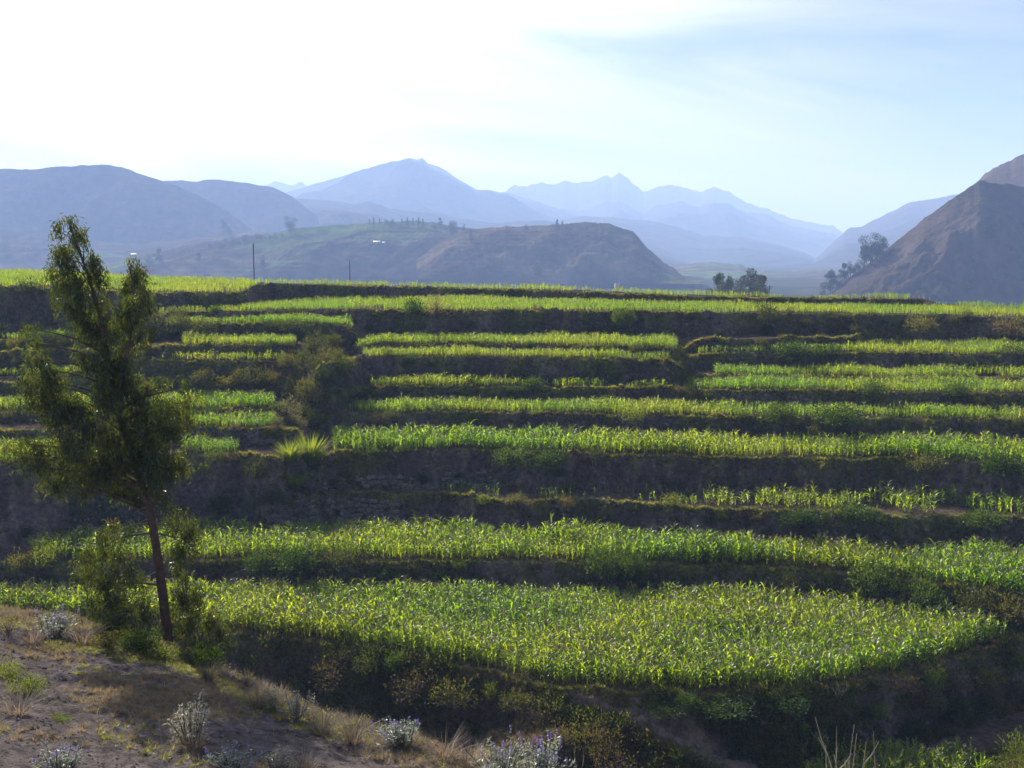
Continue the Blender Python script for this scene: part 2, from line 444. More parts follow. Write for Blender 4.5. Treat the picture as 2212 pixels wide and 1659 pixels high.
def edginess(X, Y, w=0.7):
    t = X / Y
    wL, wR, gd, gd2 = gullies(t, Y)
    r = 0
    for zn, ww in (('L', wL), ('M', (1 - wL) * (1 - wR)), ('R', (1 - wL) * wR)):
        b = np.zeros(np.broadcast(X, Y).shape)
        for (Ye, Z, rw, zp) in tiers(zn, t):
            b = np.maximum(b, np.clip((Z - zp) / .8, 0, 1) * np.exp(-((Y - Ye - 0.25) / w) ** 2))
        r = r + ww * b
    return r

rows = np.concatenate([np.arange(10, 50, 0.15), np.arange(50, 70, 0.3), np.arange(70, 216, 0.3), np.arange(216, 330, 1.2), np.arange(330, 470, 7)])
tcol = np.linspace(-0.60, 0.60, 540)
GT, GY = np.meshgrid(tcol, rows)
GX = GT * GY
GZ = H(GX, GY)
GB = bankness(GX, GY); GE = edginess(GX, GY)
near = (GY < crest(GT) + 6) & (GY < 75)
n1 = fbm(GX * .18, GY * .18, 4, 21); n2 = fbm(GX * .9, GY * .9, 3, 22); n3 = fbm(GX * .06, GY * .06, 3, 23)
soil = np.array([0.115, 0.088, 0.068]); bank = np.array([0.112, 0.091, 0.077]); grassc = np.array([0.15, 0.165, 0.04])
dry = np.array([0.27, 0.215, 0.125]); weed = np.array([0.040, 0.055, 0.022]); plough = np.array([0.195, 0.165, 0.152])
C = np.broadcast_to(soil, GX.shape + (3,)).copy()
def mixc(C, c, w): return C + (c - C) * w[..., None]
C = mixc(C, bank, GB)
C = mixc(C, np.array([0.215, 0.175, 0.143]), GB * sst(0.05, 0.65, fbm(GX * .22, GY * .3, 3, 24) + .3 * n2) * 0.8)
C = mixc(C, weed, GB * sst(0.0, 0.6, n1 + .4 * n2) * 0.7)
C = mixc(C, grassc, np.clip(GE * sst(-.5, .5, n2 + n1), 0, 1) * 0.85)
C = mixc(C, plough, near * 1.0)
dm = near * sst(0.12, 0.7, n1 * .9 + .45 * n2 + .35 * sst(22, 14, GY) + 0.5 * sst(3, 0, np.abs(GY - crest(GT))))
C = mixc(C, dry, dm * 0.6)
_md, _ = seg(GX, GY, MD_A, MD_B)
C = mixc(C, np.array([0.07, 0.085, 0.03]), (1 - sst(3, 6, _md)) * .8)
_pd, _ = seg(GX, GY, SP_A, SP_B)
C = mixc(C, np.array([0.23, 0.175, 0.13]), (1 - sst(.5, 1.3, _pd)))  # bare path earth, with the sunlit look of the ridge painted in as lighter colour
C = np.clip(C * (1 + .18 * n2[..., None]), 0.01, 0.6)
nr, nc = GX.shape
ii = (np.arange(nr - 1)[:, None] * nc + np.arange(nc - 1)[None]).ravel()
gF = np.stack([ii, ii + 1, ii + nc + 1, ii + nc], 1)
me = mesh('terraced_hillside', np.stack([GX, GY, GZ], -1), gF, M_ground, col=C.reshape(-1, 3), smooth=True)
tag(obj('terraced_hillside', me), 'terraced hillside of earth banks stepping up to a level plateau', None, None, 'structure')

# valley floor running on to the horizon, under and beyond the hills
def polar_sheet(name, tl, yl, zf, colf, mat):
    T, Yv = np.meshgrid(tl, yl); X = T * Yv
    Z = zf(X, Yv); Cc = colf(X, Yv)
    a, b = X.shape
    i = (np.arange(a - 1)[:, None] * b + np.arange(b - 1)[None]).ravel()
    me = mesh(name, np.stack([X, Yv, Z], -1), np.stack([i, i + 1, i + b + 1, i + b], 1), mat, col=Cc.reshape(-1, 3), smooth=True)
    return obj(name, me)

def valley_z(X, Y): return CAMZ - 27 - 36 * sst(460, 900, Y) + 1.2 * fbm(X * .004, Y * .004, 3, 90)
def valley_c(X, Y):
    n = fbm(X * .012, Y * .02, 3, 91); g = sst(-.1, .4, n)[..., None]
    return np.array([0.09, 0.08, 0.06]) * (1 - g) + np.array([0.05, 0.07, 0.03]) * g
tag(polar_sheet('valley_floor', np.linspace(-.64, .64, 120), np.concatenate([np.arange(300, 1500, 12), np.geomspace(1500, 19000, 40)]), valley_z, valley_c, M_hill),
    'flat valley floor behind the plateau', None, None, 'structure')

# ------------------------------------------------------------------ hills and mountains
HILLS = {}
SF = 2.1
def hill(name, label, pts, D, front, back, base, rough, jag, mat, colf, ncol=260, nrow=70, seed=0, power=1.0, steps=None, spur=0.0, nscale=1.0):
    D, front, back, base = D * SF, front * SF, back * SF, base * SF
    steps = steps * SF * .8 if steps else steps
    px = np.array([p[0] for p in pts], float); py = np.array([p[1] for p in pts], float)
    x = np.linspace(px[0], px[-1], ncol)
    y = np.interp(x, px, py)
    y = y - jag * fbm(x * 0.05, 0 * x + seed, 5, seed + 3, 0.6)
    t, s = ray(x, y)
    Dv = D * (1 + spur * fbm(t * 9, 0 * t + seed, 3, seed + 9))
    zr = s * Dv
    vf = np.linspace(0, 1, nrow); vb = np.linspace(0, 1, nrow // 3)[1:]
    zb = base
    rowsY, rowsZ = [], []
    for v in vf:
        Yv = Dv - front * (1 - v)
        X = t * Yv
        rel = np.maximum(zr - zb, 1)
        f = v ** power
        nz = rough * rel * (fbm(X / (front * .35) * nscale, Yv / (front * .35) * nscale, 5, seed + 20, .55)) * (4 * v * (1 - v)) ** .7 * (1 - v) ** .8 * 1.3
        z = zb + rel * f + nz
        if steps:
            zs = z / steps; fl = np.floor(zs); fr = zs - fl
            stp = (fl + 0.4 * np.clip(fr / .62, 0, 1) + 0.6 * np.clip((fr - 0.62) / 0.38, 0, 1)) * steps
            k = 0.85 * sst(-.5, .1, fbm(X * .004, Yv * .006, 2, seed + 31)) * (1 - sst(.9, 1, v))
            z = z + (stp - z) * k
        rowsY.append(Yv); rowsZ.append(z)
    for w in vb:
        rowsY.append(Dv + back * w); rowsZ.append(zr - (zr - zb) * w ** 1.2)
    Yv = np.array(rowsY); Z = np.array(rowsZ); X = t[None] * Yv
    dzdy = np.gradient(Z, axis=0) / (np.gradient(Yv, axis=0) + 1e-6)
    Cc = colf(X, Yv, Z, np.abs(dzdy))
    a, b = X.shape
    i = (np.arange(a - 1)[:, None] * b + np.arange(b - 1)[None]).ravel()
    me = mesh(name, np.stack([X, Yv, Z + CAMZ], -1), np.stack([i, i + 1, i + b + 1, i + b], 1), mat, col=Cc.reshape(-1, 3), smooth=True)
    o = obj(name, me)
    tag(o, label, None, None, 'structure')
    HILLS[name] = (X[:nrow], Yv[:nrow], Z[:nrow] + CAMZ)
    return o

def col_brown(X, Y, Z, sl):
    n = fbm(X * .01, Y * .01, 4, 101)[..., None]; m = fbm(X * .06, Y * .06, 3, 102)[..., None]
    return np.clip(np.array([0.100, 0.075, 0.058]) * (1 + .25 * n + .2 * m) * (1 - .25 * sst(.1, .8, m)) , .02, .5)
def col_terr(X, Y, Z, sl):
    n = fbm(X * .005, Y * .007, 3, 111); m = fbm(X * .045, Y * .045, 3, 112)[..., None]
    g = (sst(0.05, 0.4, n) * (1 - sst(.3, .6, sl)))[..., None]
    d = sst(0.1, .6, fbm(X * .007, Y * .01, 3, 114))[..., None] * (1 - g)
    c = np.array([0.095, 0.076, 0.060]) * (1 - g) + np.array([0.11, 0.15, 0.045]) * g
    c = c * (1 - d * .6) + np.array([0.20, 0.155, 0.10]) * d * .6
    return np.clip(c * (1 + .3 * m), .02, .5)
def col_far(X, Y, Z, sl):
    n = fbm(X * .002, Y * .002, 4, 121)[..., None]
    return np.clip(np.array([0.10, 0.08, 0.065]) * (1 + .3 * n), .02, .5)

hill('far_peaks', 'jagged pale blue far mountain ridge with a sharp double summit', [(900, 560), (1000, 470), (1090, 415), (1112, 399), (1125, 403), (1150, 400), (1173, 394), (1200, 397), (1222, 392), (1250, 396), (1290, 387), (1312, 378), (1322, 386), (1337, 371), (1352, 380), (1370, 397), (1392, 413), (1420, 406), (1447, 396), (1480, 407), (1515, 412), (1541, 403), (1570, 411), (1610, 435), (1660, 452), (1700, 469), (1760, 481), (1800, 487), (1820, 503), (1860, 545), (1920, 580)], 5600, 2100, 1300, -30, .36, 2.2, M_far, col_far, 420, 60, 3)
hill('twin_knolls', 'two tiny rounded far knolls beside the central mountain', [(540, 440), (572, 401), (592, 391), (612, 395), (630, 401), (650, 392), (664, 401), (700, 440)], 5900, 1000, 800, -30, .15, .8, M_far, col_far, 90, 24, 13)
hill('central_mountain', 'broad blue central mountain with a small rocky crown', [(380, 560), (480, 470), (600, 419), (660, 402), (720, 385), (780, 369), (835, 357), (862, 347), (885, 342), (902, 344), (912, 341), (925, 354), (945, 358), (965, 370), (995, 390), (1030, 409), (1095, 416), (1150, 432), (1200, 448), (1260, 466), (1400, 500), (1500, 540)], 4200, 1900, 1300, -30, .36, 1.4, M_far, col_far, 320, 60, 23)
hill('saddle_slope', 'smooth hazy blue slope right of the central mountain', [(1080, 560), (1180, 480), (1260, 466), (1330, 470), (1400, 476), (1460, 490), (1520, 508), (1600, 511), (1680, 527), (1740, 545), (1790, 572), (1830, 610)], 3200, 1300, 800, -30, .36, 1.0, M_far, col_far, 220, 50, 33)
hill('valley_head_slope', 'blue slope closing the valley behind the brown hill', [(1680, 640), (1760, 560), (1830, 495), (1862, 488), (1900, 470), (1930, 455), (1962, 438), (1985, 434), (2010, 430), (2050, 422), (2120, 415), (2212, 400), (2420, 380)], 3000, 1300, 900, -30, .36, 1.2, M_far, col_far, 200, 50, 43)
hill('blue_foothills', 'low blue foothills below the central mountain', [(560, 520), (600, 455), (640, 428), (700, 432), (760, 440), (800, 436), (840, 450), (880, 456), (950, 462), (1000, 471), (1060, 481), (1120, 478), (1170, 475), (1230, 486), (1290, 495), (1380, 520), (1480, 560)], 2500, 900, 700, -28, .36, 1.2, M_far, col_far, 240, 50, 53)
hill('left_back_hill', 'hazy blue hill with a flat shoulder behind the long left hill', [(220, 470), (300, 410), (350, 390), (395, 389), (425, 393), (450, 387), (480, 388), (540, 397), (590, 404), (630, 424), (665, 452), (700, 478), (760, 520)], 2000, 240, 500, -28, .16, 1.0, M_hill, col_brown, 220, 60, 63)
hill('left_hill', 'long rounded hazy hill at the far left', [(-420, 400), (-200, 372), (0, 364), (60, 367), (110, 361), (180, 356), (235, 355), (280, 366), (330, 384), (380, 402), (440, 428), (490, 455), (530, 485), (570, 520), (620, 560)], 1650, 215, 500, -28, .17, 1.4, M_hill, col_brown, 320, 80, 73)
hill('left_foothill', 'low terraced foothill under the long left hill', [(-420, 470), (-100, 485), (0, 492), (100, 500), (200, 520), (290, 527), (380, 518), (480, 506), (560, 500), (620, 506), (700, 540)], 1400, 240, 250, -26, .14, 1.6, M_hill, col_terr, 300, 90, 83, 1.0, 5.0)
hill('low_dry_hill', 'low dry hill at the valley mouth behind the plateau trees', [(1380, 620), (1440, 580), (1480, 570), (1530, 566), (1600, 571), (1640, 588), (1680, 598), (1720, 590), (1755, 581), (1800, 584), (1850, 610), (1900, 640)], 1500, 300, 250, -30, .2, 1.5, M_hill, col_terr, 200, 60, 93, 1.0, 4.0)
hill('terraced_mound', 'dark terraced mound with green fields along its top', [(180, 600), (260, 560), (340, 545), (430, 525), (520, 512), (580, 505), (650, 491), (750, 484), (850, 479), (900, 476), (960, 484), (1010, 492), (1060, 497), (1120, 500), (1220, 520), (1350, 570), (1450, 640)], 1120, 135, 200, -26, .13, 1.2, M_hill, col_terr, 420, 130, 103, .62, 4.5)
hill('rocky_spur', 'dark rocky spur dropping steeply on its right end', [(900, 560), (960, 515), (1010, 498), (1050, 491), (1100, 490), (1150, 486), (1210, 485), (1265, 480), (1312, 481), (1340, 491), (1368, 500), (1388, 524), (1410, 545), (1432, 566), (1455, 580), (1480, 602), (1520, 640)], 980, 90, 200, -26, .16, 1.6, M_hill, col_terr, 340, 110, 113, .62, 4.0)
hill('right_hill_summit', 'sunlit brown upper shoulder of the right hand hill', [(1980, 520), (2060, 440), (2118, 384), (2124, 377), (2150, 363), (2212, 331), (2300, 285), (2450, 230), (2700, 190)], 860, 210, 300, -30, .16, 1.8, M_hill, col_brown, 200, 80, 133, .8, None, 0, 1.2)
hill('right_hill', 'steep brown scrub covered hill at the far right', [(1700, 680), (1770, 645), (1800, 628), (1840, 594), (1900, 551), (1950, 508), (2000, 471), (2050, 432), (2090, 405), (2118, 391), (2160, 396), (2212, 404), (2300, 410), (2450, 420), (2700, 440)], 650, 78, 200, -34, .12, 2.2, M_hill, col_brown, 300, 120, 123, .8, None, 0, 1.6)
# ------------------------------------------------------------------ plant builders
def unit(v): return v / (np.linalg.norm(v, axis=-1, keepdims=True) + 1e-9)
def rdir(n, up=0.0):
    v = rng.normal(size=(n, 3)); v[:, 2] += up
    return unit(v)
def side_of(D):
    return unit(np.cross(D, rdir(len(D))))

def maize_parts(seed, tassel=True, dens=11):
    r = np.random.default_rng(seed)
    st, lv, ts = Geo(), Geo(), Geo()
    lean = r.normal(0, .035, 2)
    hs = np.linspace(0, 0.86, 5)
    ax = lambda h: np.array([lean[0] * h * h, lean[1] * h * h, h])
    st.tube([ax(h) for h in hs], np.linspace(.012, .006, 5), 4, (0.10, 0.13, 0.035))
    a0 = r.uniform(0, math.pi)
    for k in range(dens):
        h0 = 0.10 + 0.70 * (k + .5) / dens + r.uniform(-.03, .03)
        az = a0 + math.pi * k + r.normal(0, .55)
        L = r.uniform(.34, .52) * (1 - .35 * abs(h0 - .45))
        W = r.uniform(.040, .060)
        e0 = R(r.uniform(55, 82)); dr = R(r.uniform(35, 135))
        n = 6; p = ax(h0); c = []
        dirh = np.array([math.cos(az), math.sin(az), 0]); sd_ = np.array([-math.sin(az), math.cos(az), 0])
        tw = r.normal(0, .5)
        for i in range(n):
            s = i / (n - 1)
            w = W * (0.45 + 0.75 * s) if s < .35 else W * (1.0 - ((s - .35) / .65) ** 1.8) * .95 + .002
            e = e0 - dr * s ** 1.3
            dd = dirh * math.cos(e) + np.array([0, 0, 1.0]) * math.sin(e)
            up = -dirh * math.sin(e) + np.array([0, 0, 1.0]) * math.cos(e)
            sv = sd_ * math.cos(tw * s) + up * math.sin(tw * s)
            c += [p - sv * w * .5 + up * w * .18, p, p + sv * w * .5 + up * w * .18]
            p = p + dd * L / (n - 1)
        F = []
        for i in range(n - 1):
            b = 3 * i
            F += [[b, b + 1, b + 4, b + 3], [b + 1, b + 2, b + 5, b + 4]]
        low = max(0, .32 - h0) * 2.2
        col = np.array([0.162, 0.222, 0.026]) * r.uniform(.75, 1.25)
        col = col * (1 - low) + np.array([0.22, 0.19, 0.04]) * low
        lv.add(c, F, col)
    if tassel:
        top = ax(.86)
        nb = r.integers(6, 10)
        for k in range(nb):
            az = r.uniform(0, 6.28); sp = r.uniform(.1, .75) if k else 0.02
            L = r.uniform(.09, .17) if k else .2
            d = np.array([math.cos(az) * math.sin(sp), math.sin(az) * math.sin(sp), math.cos(sp)])
            b = top + np.array([0, 0, .015 * k])
            m_ = b + d * L * .6; e = b + d * L + np.array([d[0] * .04, d[1] * .04, -.02])
            ts.tube([b, m_, e], [.0055, .0055, .0028], 3, np.array([0.30, 0.225, 0.17]) * r.uniform(.8, 1.25))
    return st, lv, ts

def join(*gs):
    g = Geo()
    for q in gs:
        for V, F, C_, M_ in zip(q.V, q.F, q.C, q.M): pass
    off = 0
    for q in gs:
        for V in q.V: g.V.append(V)
        for F in q.F: g.F.append(F + off)
        for C_ in q.C: g.C.append(C_)
        off += q.n
    g.n = off
    return g

def bush_mesh(name, seed, n=1100, col=(0.055, 0.085, 0.025), col2=(0.10, 0.13, 0.04), leaf=.085, flat=.75, stems=9, spikes=None, loose=.25, aspect=.5):
    r = np.random.default_rng(seed); g = Geo()
    nc_ = 12
    cen = r.normal(size=(nc_, 3)); cen = unit(cen) * r.uniform(.25, .72, (nc_, 1)); cen[:, 2] = np.abs(cen[:, 2]) * flat + .18
    rad = r.uniform(.26, .45, nc_)
    for k in range(stems):
        e = cen[k % nc_]
        g.tube([np.array([e[0] * .12, e[1] * .12, -.05]), e * .5 + np.array([0, 0, .08]), e], [.022, .014, .006], 4, (0.11, 0.085, 0.06), 1)
    ci = r.integers(0, nc_, n)
    d = unit(r.normal(size=(n, 3)))
    P = cen[ci] + d * (rad[ci] * r.uniform(.55, 1.0 + loose, n) ** .6)[:, None] * np.array([1, 1, .85])
    P[:, 2] = np.where(P[:, 2] < 0.02, r.uniform(.02, .2, n), P[:, 2])
    D = unit(d + r.normal(0, .6, (n, 3)) + np.array([0, 0, .35]))
    S = unit(np.cross(D, unit(r.normal(size=(n, 3)))))
    k = np.clip(.5 + .35 * r.normal(size=n) + .25 * r.normal(size=nc_)[ci], 0, 1)[:, None]
    c = np.array(col) * (1 - k) + np.array(col2) * k
    g.leaves(P, D, S, leaf * r.uniform(.7, 1.4, n), leaf * aspect * r.uniform(.7, 1.3, n), c)
    # small side sprays that break the outline
    m_ = n // 6
    q = r.integers(0, n, m_)
    P2 = P[q] + d[q] * r.uniform(.02, .16, m_)[:, None]
    D2 = unit(d[q] + np.array([0, 0, .6])); S2 = unit(np.cross(D2, unit(r.normal(size=(m_, 3)))))
    g.leaves(P2, D2, S2, leaf * 1.3, leaf * .35, c[q] * 1.15)
    if spikes is not None:
        for j in range(spikes[0]):
            e = cen[j % nc_] + unit(r.normal(size=3)) * .3; e[2] = abs(e[2]) + .25
            pts = [e, e + np.array([r.normal(0, .03), r.normal(0, .03), spikes[2] * r.uniform(.6, 1.2)])]
            nn = 22; f = r.random(nn)[:, None]
            P3 = pts[0] * (1 - f) + pts[1] * f
            D3 = unit(r.normal(size=(nn, 3)) + np.array([0, 0, .5])); S3 = unit(np.cross(D3, unit(r.normal(size=(nn, 3)))))
            g.leaves(P3, D3, S3, .045, .03, np.array(spikes[1]) * r.uniform(.8, 1.25))
            g.tube(pts, [.007, .003], 3, (0.14, 0.12, 0.07), 1)
    return g.mesh(name, [M_bush, M_bark])

def tuft_mesh(name, seed, n=46, col=(0.10, 0.13, 0.03), col2=(0.20, 0.19, 0.06), spread=.55, wid=.02, droop=.35, mat=None):
    r = np.random.default_rng(seed); g = Geo()
    az = r.uniform(0, 6.283, n); el = r.uniform(spread * .15, spread * 1.5, n)
    L = r.uniform(.5, 1.0, n)
    d = np.stack([np.cos(az) * np.sin(el), np.sin(az) * np.sin(el), np.cos(el)], 1)
    P = np.stack([np.cos(az), np.sin(az), 0 * az], 1) * r.uniform(0, .16, n)[:, None]
    sd_ = np.stack([-np.sin(az), np.cos(az), 0 * az], 1); tw = r.normal(0, .8, n)[:, None]
    sd_ = unit(sd_ * np.cos(tw) + d * 0 + np.stack([np.cos(az), np.sin(az), 0 * az], 1) * np.sin(tw) * .6)
    k = r.random(n)[:, None]; c = np.array(col) * (1 - k) + np.array(col2) * k
    mid = P + d * (L * .55)[:, None]
    tip = mid + unit(d + np.stack([np.cos(az), np.sin(az), -1 + 0 * az], 1) * droop) * (L * .5)[:, None]
    w = (wid * r.uniform(.7, 1.4, n))[:, None]
    V = np.stack([P - sd_ * w, P + sd_ * w, mid + sd_ * w * .8, mid - sd_ * w * .8, tip], 1)
    b = np.arange(n)[:, None] * 5
    g.V.append(V.reshape(-1, 3)); g.n += 5 * n
    g.F.append(np.concatenate([b + np.array([[0, 1, 2, 3]])])); g.M.append(np.zeros(n, int))
    g.F.append(np.concatenate([b + np.array([[3, 2, 4, 4]])])[:, :3]); g.M.append(np.zeros(n, int))
    g.C.append(np.repeat(c, 5, 0))
    return g.mesh(name, [mat or M_grass])

def weed_mesh(name, seed, n=60, col=(0.05, 0.08, 0.022), col2=(0.095, 0.135, 0.035), leaf=.22):
    r = np.random.default_rng(seed); g = Geo()
    P = r.normal(0, .26, (n, 3)); P[:, 2] = np.abs(P[:, 2]) * .9
    D = unit(P * np.array([1, 1, .4]) + r.normal(0, .25, (n, 3)) + np.array([0, 0, .5])); S = unit(np.cross(D, unit(r.normal(size=(n, 3)))))
    k = r.random(n)[:, None]
    g.leaves(P, D, S, leaf * r.uniform(.6, 1.4, n), leaf * .42 * r.uniform(.6, 1.3, n), np.array(col) * (1 - k) + np.array(col2) * k)
    return g.mesh(name, [M_bush])

def lupin_mesh(name, seed, stems=34, flowers=.35, grey=(0.29, 0.32, 0.27), h=1.0):
    r = np.random.default_rng(seed); g = Geo()
    for k in range(stems):
        az = r.uniform(0, 6.283); el = abs(r.normal(0, .42)); L = h * r.uniform(.6, 1.0)
        d = np.array([math.cos(az) * math.sin(el), math.sin(az) * math.sin(el), math.cos(el)])
        b = np.array([math.cos(az), math.sin(az), 0]) * r.uniform(0, .18); b[2] = -.03
        e = b + d * L; mid = b + d * L * .5 + np.array([0, 0, .05])
        g.tube([b, mid, e], [.013, .010, .005], 4, (0.15, 0.13, 0.08), 1)
        nl = 34; f = r.uniform(.3, 1.0, nl)[:, None]
        P = b * (1 - f) + e * f + r.normal(0, .03, (nl, 3))
        D = unit(r.normal(size=(nl, 3)) + np.array([0, 0, .7])); S = unit(np.cross(D, unit(r.normal(size=(nl, 3)))))
        g.leaves(P, D, S, r.uniform(.06, .11, nl), r.uniform(.022, .034, nl), np.array(grey) * r.uniform(.75, 1.2))
        if r.random() < flowers:
            nf = 30; f = r.random(nf)[:, None]; t_ = e + np.array([0, 0, r.uniform(.12, .22)])
            P = e * (1 - f) + t_ * f; D = unit(r.normal(size=(nf, 3)) + np.array([0, 0, .3])); S = unit(np.cross(D, unit(r.normal(size=(nf, 3)))))
            g.leaves(P, D, S, .03, .022, np.array([0.22, 0.17, 0.42]) * r.uniform(.8, 1.2))
    return g.mesh(name, [M_silver, M_bark])

def twig_mesh(name, seed, stems=7, col=(0.42, 0.36, 0.24), h=1.0, rad=.012, curl=.5):
    r = np.random.default_rng(seed); g = Geo()
    for k in range(stems):
        az = r.uniform(0, 6.283); el = r.uniform(.05, .6)
        p = np.array([0, 0, -.05]); d = np.array([math.cos(az) * math.sin(el), math.sin(az) * math.sin(el), math.cos(el)])
        pts = [p]; L = h * r.uniform(.8, 1.1)
        cv = r.normal(0, curl, 3)
        for i in range(6):
            d = unit(d + cv * .16 + np.array([0, 0, .06])); p = p + d * L / 6; pts.append(p)
            if i in (2, 3, 4) and r.random() < .7:
                dd = unit(d + r.normal(0, .7, 3)); q = [p, p + dd * L * .14, p + dd * L * .26 + np.array([0, 0, .03 * L])]
                g.tube(q, [rad * .6, rad * .5, rad * .25], 4, np.array(col) * r.uniform(.8, 1.1))
        g.tube(pts, np.linspace(rad, rad * .4, 7), 5, np.array(col) * r.uniform(.8, 1.1))
    return g.mesh(name, [M_plain])

# ------------------------------------------------------------------ scattering through geometry nodes
_libs = {}
def library(key, meshes):
    c = bpy.data.collections.new(key)
    for i, me_ in enumerate(meshes):
        o = bpy.data.objects.new('%s_%02d' % (key, i), me_); c.objects.link(o)
    _libs[key] = c
    return c

def scatter(name, key, P, S, label, seed=0, tilt=0.12, group=None, vary=1.0):
    P = np.asarray(P, np.float32); n = len(P)
    r = np.random.default_rng(seed + 1000)
    me_ = bpy.data.meshes.new(name)
    me_.vertices.add(n); me_.vertices.foreach_set('co', P.ravel())
    a = me_.attributes.new('scl', 'FLOAT_VECTOR', 'POINT')
    S = np.asarray(S, np.float32)
    if S.ndim == 1: S = np.repeat(S[:, None], 3, 1)
    a.data.foreach_set('vector', np.ascontiguousarray(S).ravel())
    a = me_.attributes.new('rot', 'FLOAT_VECTOR', 'POINT')
    rot = np.stack([r.normal(0, tilt, n), r.normal(0, tilt, n), r.uniform(0, 6.283, n)], 1).astype(np.float32)
    a.data.foreach_set('vector', rot.ravel())
    a = me_.attributes.new('pick', 'INT', 'POINT')
    a.data.foreach_set('value', r.integers(0, len(_libs[key].objects), n).astype(np.int32))
    o = obj(name, me_)
    gk = 'scatter_' + key
    ng = bpy.data.node_groups.get(gk)
    if ng is None:
        ng = bpy.data.node_groups.new(gk, 'GeometryNodeTree')
        ng.interface.new_socket('Geometry', in_out='INPUT', socket_type='NodeSocketGeometry')
        ng.interface.new_socket('Geometry', in_out='OUTPUT', socket_type='NodeSocketGeometry')
        N, Lk = ng.nodes, ng.links
        gi, go = N.new('NodeGroupInput'), N.new('NodeGroupOutput')
        ci = N.new('GeometryNodeCollectionInfo'); ci.inputs['Collection'].default_value = _libs[key]
        ci.inputs['Separate Children'].default_value = True; ci.inputs['Reset Children'].default_value = True
        ip = N.new('GeometryNodeInstanceOnPoints'); ip.inputs['Pick Instance'].default_value = True
        def na(nm, tp):
            q = N.new('GeometryNodeInputNamedAttribute'); q.data_type = tp; q.inputs['Name'].default_value = nm
            return q.outputs[0]
        Lk.new(gi.outputs[0], ip.inputs['Points']); Lk.new(ci.outputs[0], ip.inputs['Instance'])
        Lk.new(na('pick', 'INT'), ip.inputs['Instance Index'])
        er = N.new('FunctionNodeEulerToRotation'); Lk.new(na('rot', 'FLOAT_VECTOR'), er.inputs[0]); Lk.new(er.outputs[0], ip.inputs['Rotation'])
        Lk.new(na('scl', 'FLOAT_VECTOR'), ip.inputs['Scale'])
        Lk.new(ip.outputs[0], go.inputs[0])
    md = o.modifiers.new('scatter', 'NODES'); md.node_group = ng
    tag(o, label, None, group, 'stuff')
    return o

# ------------------------------------------------------------------ maize
mz = [maize_parts(300 + i, i % 5 != 4) for i in range(8)]
near_mz = [(a.mesh('stalk', [M_maize]), b.mesh('leaves', [M_maize]), c.mesh('tassel', [M_tassel]) if c.n else None) for a, b, c in mz]
def joined(a, b, c):
    g = Geo(); off = 0
    for q, mi_ in ((a, 0), (b, 0), (c, 1)):
        for V, F, C_ in zip(q.V, q.F, q.C):
            if not len(F): continue
            g.add(V, F - off if False else F, C_, mi_)
            # faces of q are already offset inside q; shift to the joined buffer
        off += q.n
    return g
def joined_mesh(name, parts):
    V = np.concatenate([v for q, _ in parts if q.n for v in q.V]); C_ = np.concatenate([c for q, _ in parts if q.n for c in q.C])
    F, M_, off = [], [], 0
    for q, mi_ in parts:
        if not q.n: continue
        for f in q.F:
            if len(f): F.append(f + off); M_.append(np.full(len(f), mi_))
        off += q.n
    return mesh(name, V, F, [M_maize, M_tassel], np.concatenate(M_), C_)
library('maize', [joined_mesh('maize_plant', [(a, 0), (b, 0), (c, 1)]) for a, b, c in mz])
yg = [maize_parts(340 + i, False, 6) for i in range(4)]
library('young_maize', [joined_mesh('young_maize_plant', [(a, 0), (b, 0), (c, 1)]) for a, b, c in yg])

def field_points(segs, d, gap=-9, m0=.55, m1=1.0, seed=0, gs=.25):
    r = np.random.default_rng(seed); out = []
    for (zone, i, xa, xb, yv) in segs:
        T = TIERS[zone]
        ta, tb = ray(xa, yv)[0], ray(xb, yv)[0]
        sel = (TT >= ta) & (TT <= tb)
        y0 = T[i][0][sel].min()
        y1 = (T[i + 1][0] - T[i + 1][2])[sel].max() if i + 1 < len(T) else plateau_end(TT[sel]).max()
        X, Y = np.meshgrid(np.arange(ta * y1 if ta < 0 else ta * y0, tb * y1 if tb > 0 else tb * y0, d), np.arange(y0, y1, d * .95))
        X = X + r.uniform(-.42, .42, X.shape) * d; Y = Y + r.uniform(-.42, .42, Y.shape) * d
        X, Y = X.ravel(), Y.ravel(); t = X / Y
        lo = np.interp(t, TT, T[i][0]) + m0
        hi = (np.interp(t, TT, T[i + 1][0] - T[i + 1][2]) - m1) if i + 1 < len(T) else plateau_end(t)
        ok = (t > ta) & (t < tb) & (Y > lo) & (Y < hi)
        wL, wR, gd, gd2 = gullies(t, Y)
        w = {'L': wL, 'M': (1 - wL) * (1 - wR), 'R': (1 - wL) * wR}
        if zone in 'MR' and i < 6: w[zone] = 1 - wL
        ok &= (w[zone] > .8) | (i < 2) | (i >= len(T) - 2)
        ok &= fbm(X * gs, Y * gs, 2, 200 + seed) > gap
        X, Y, lo = X[ok], Y[ok], lo[ok]
        out.append(np.stack([X, Y, H(X, Y) - .03, Y - lo], 1))
    return np.concatenate(out)

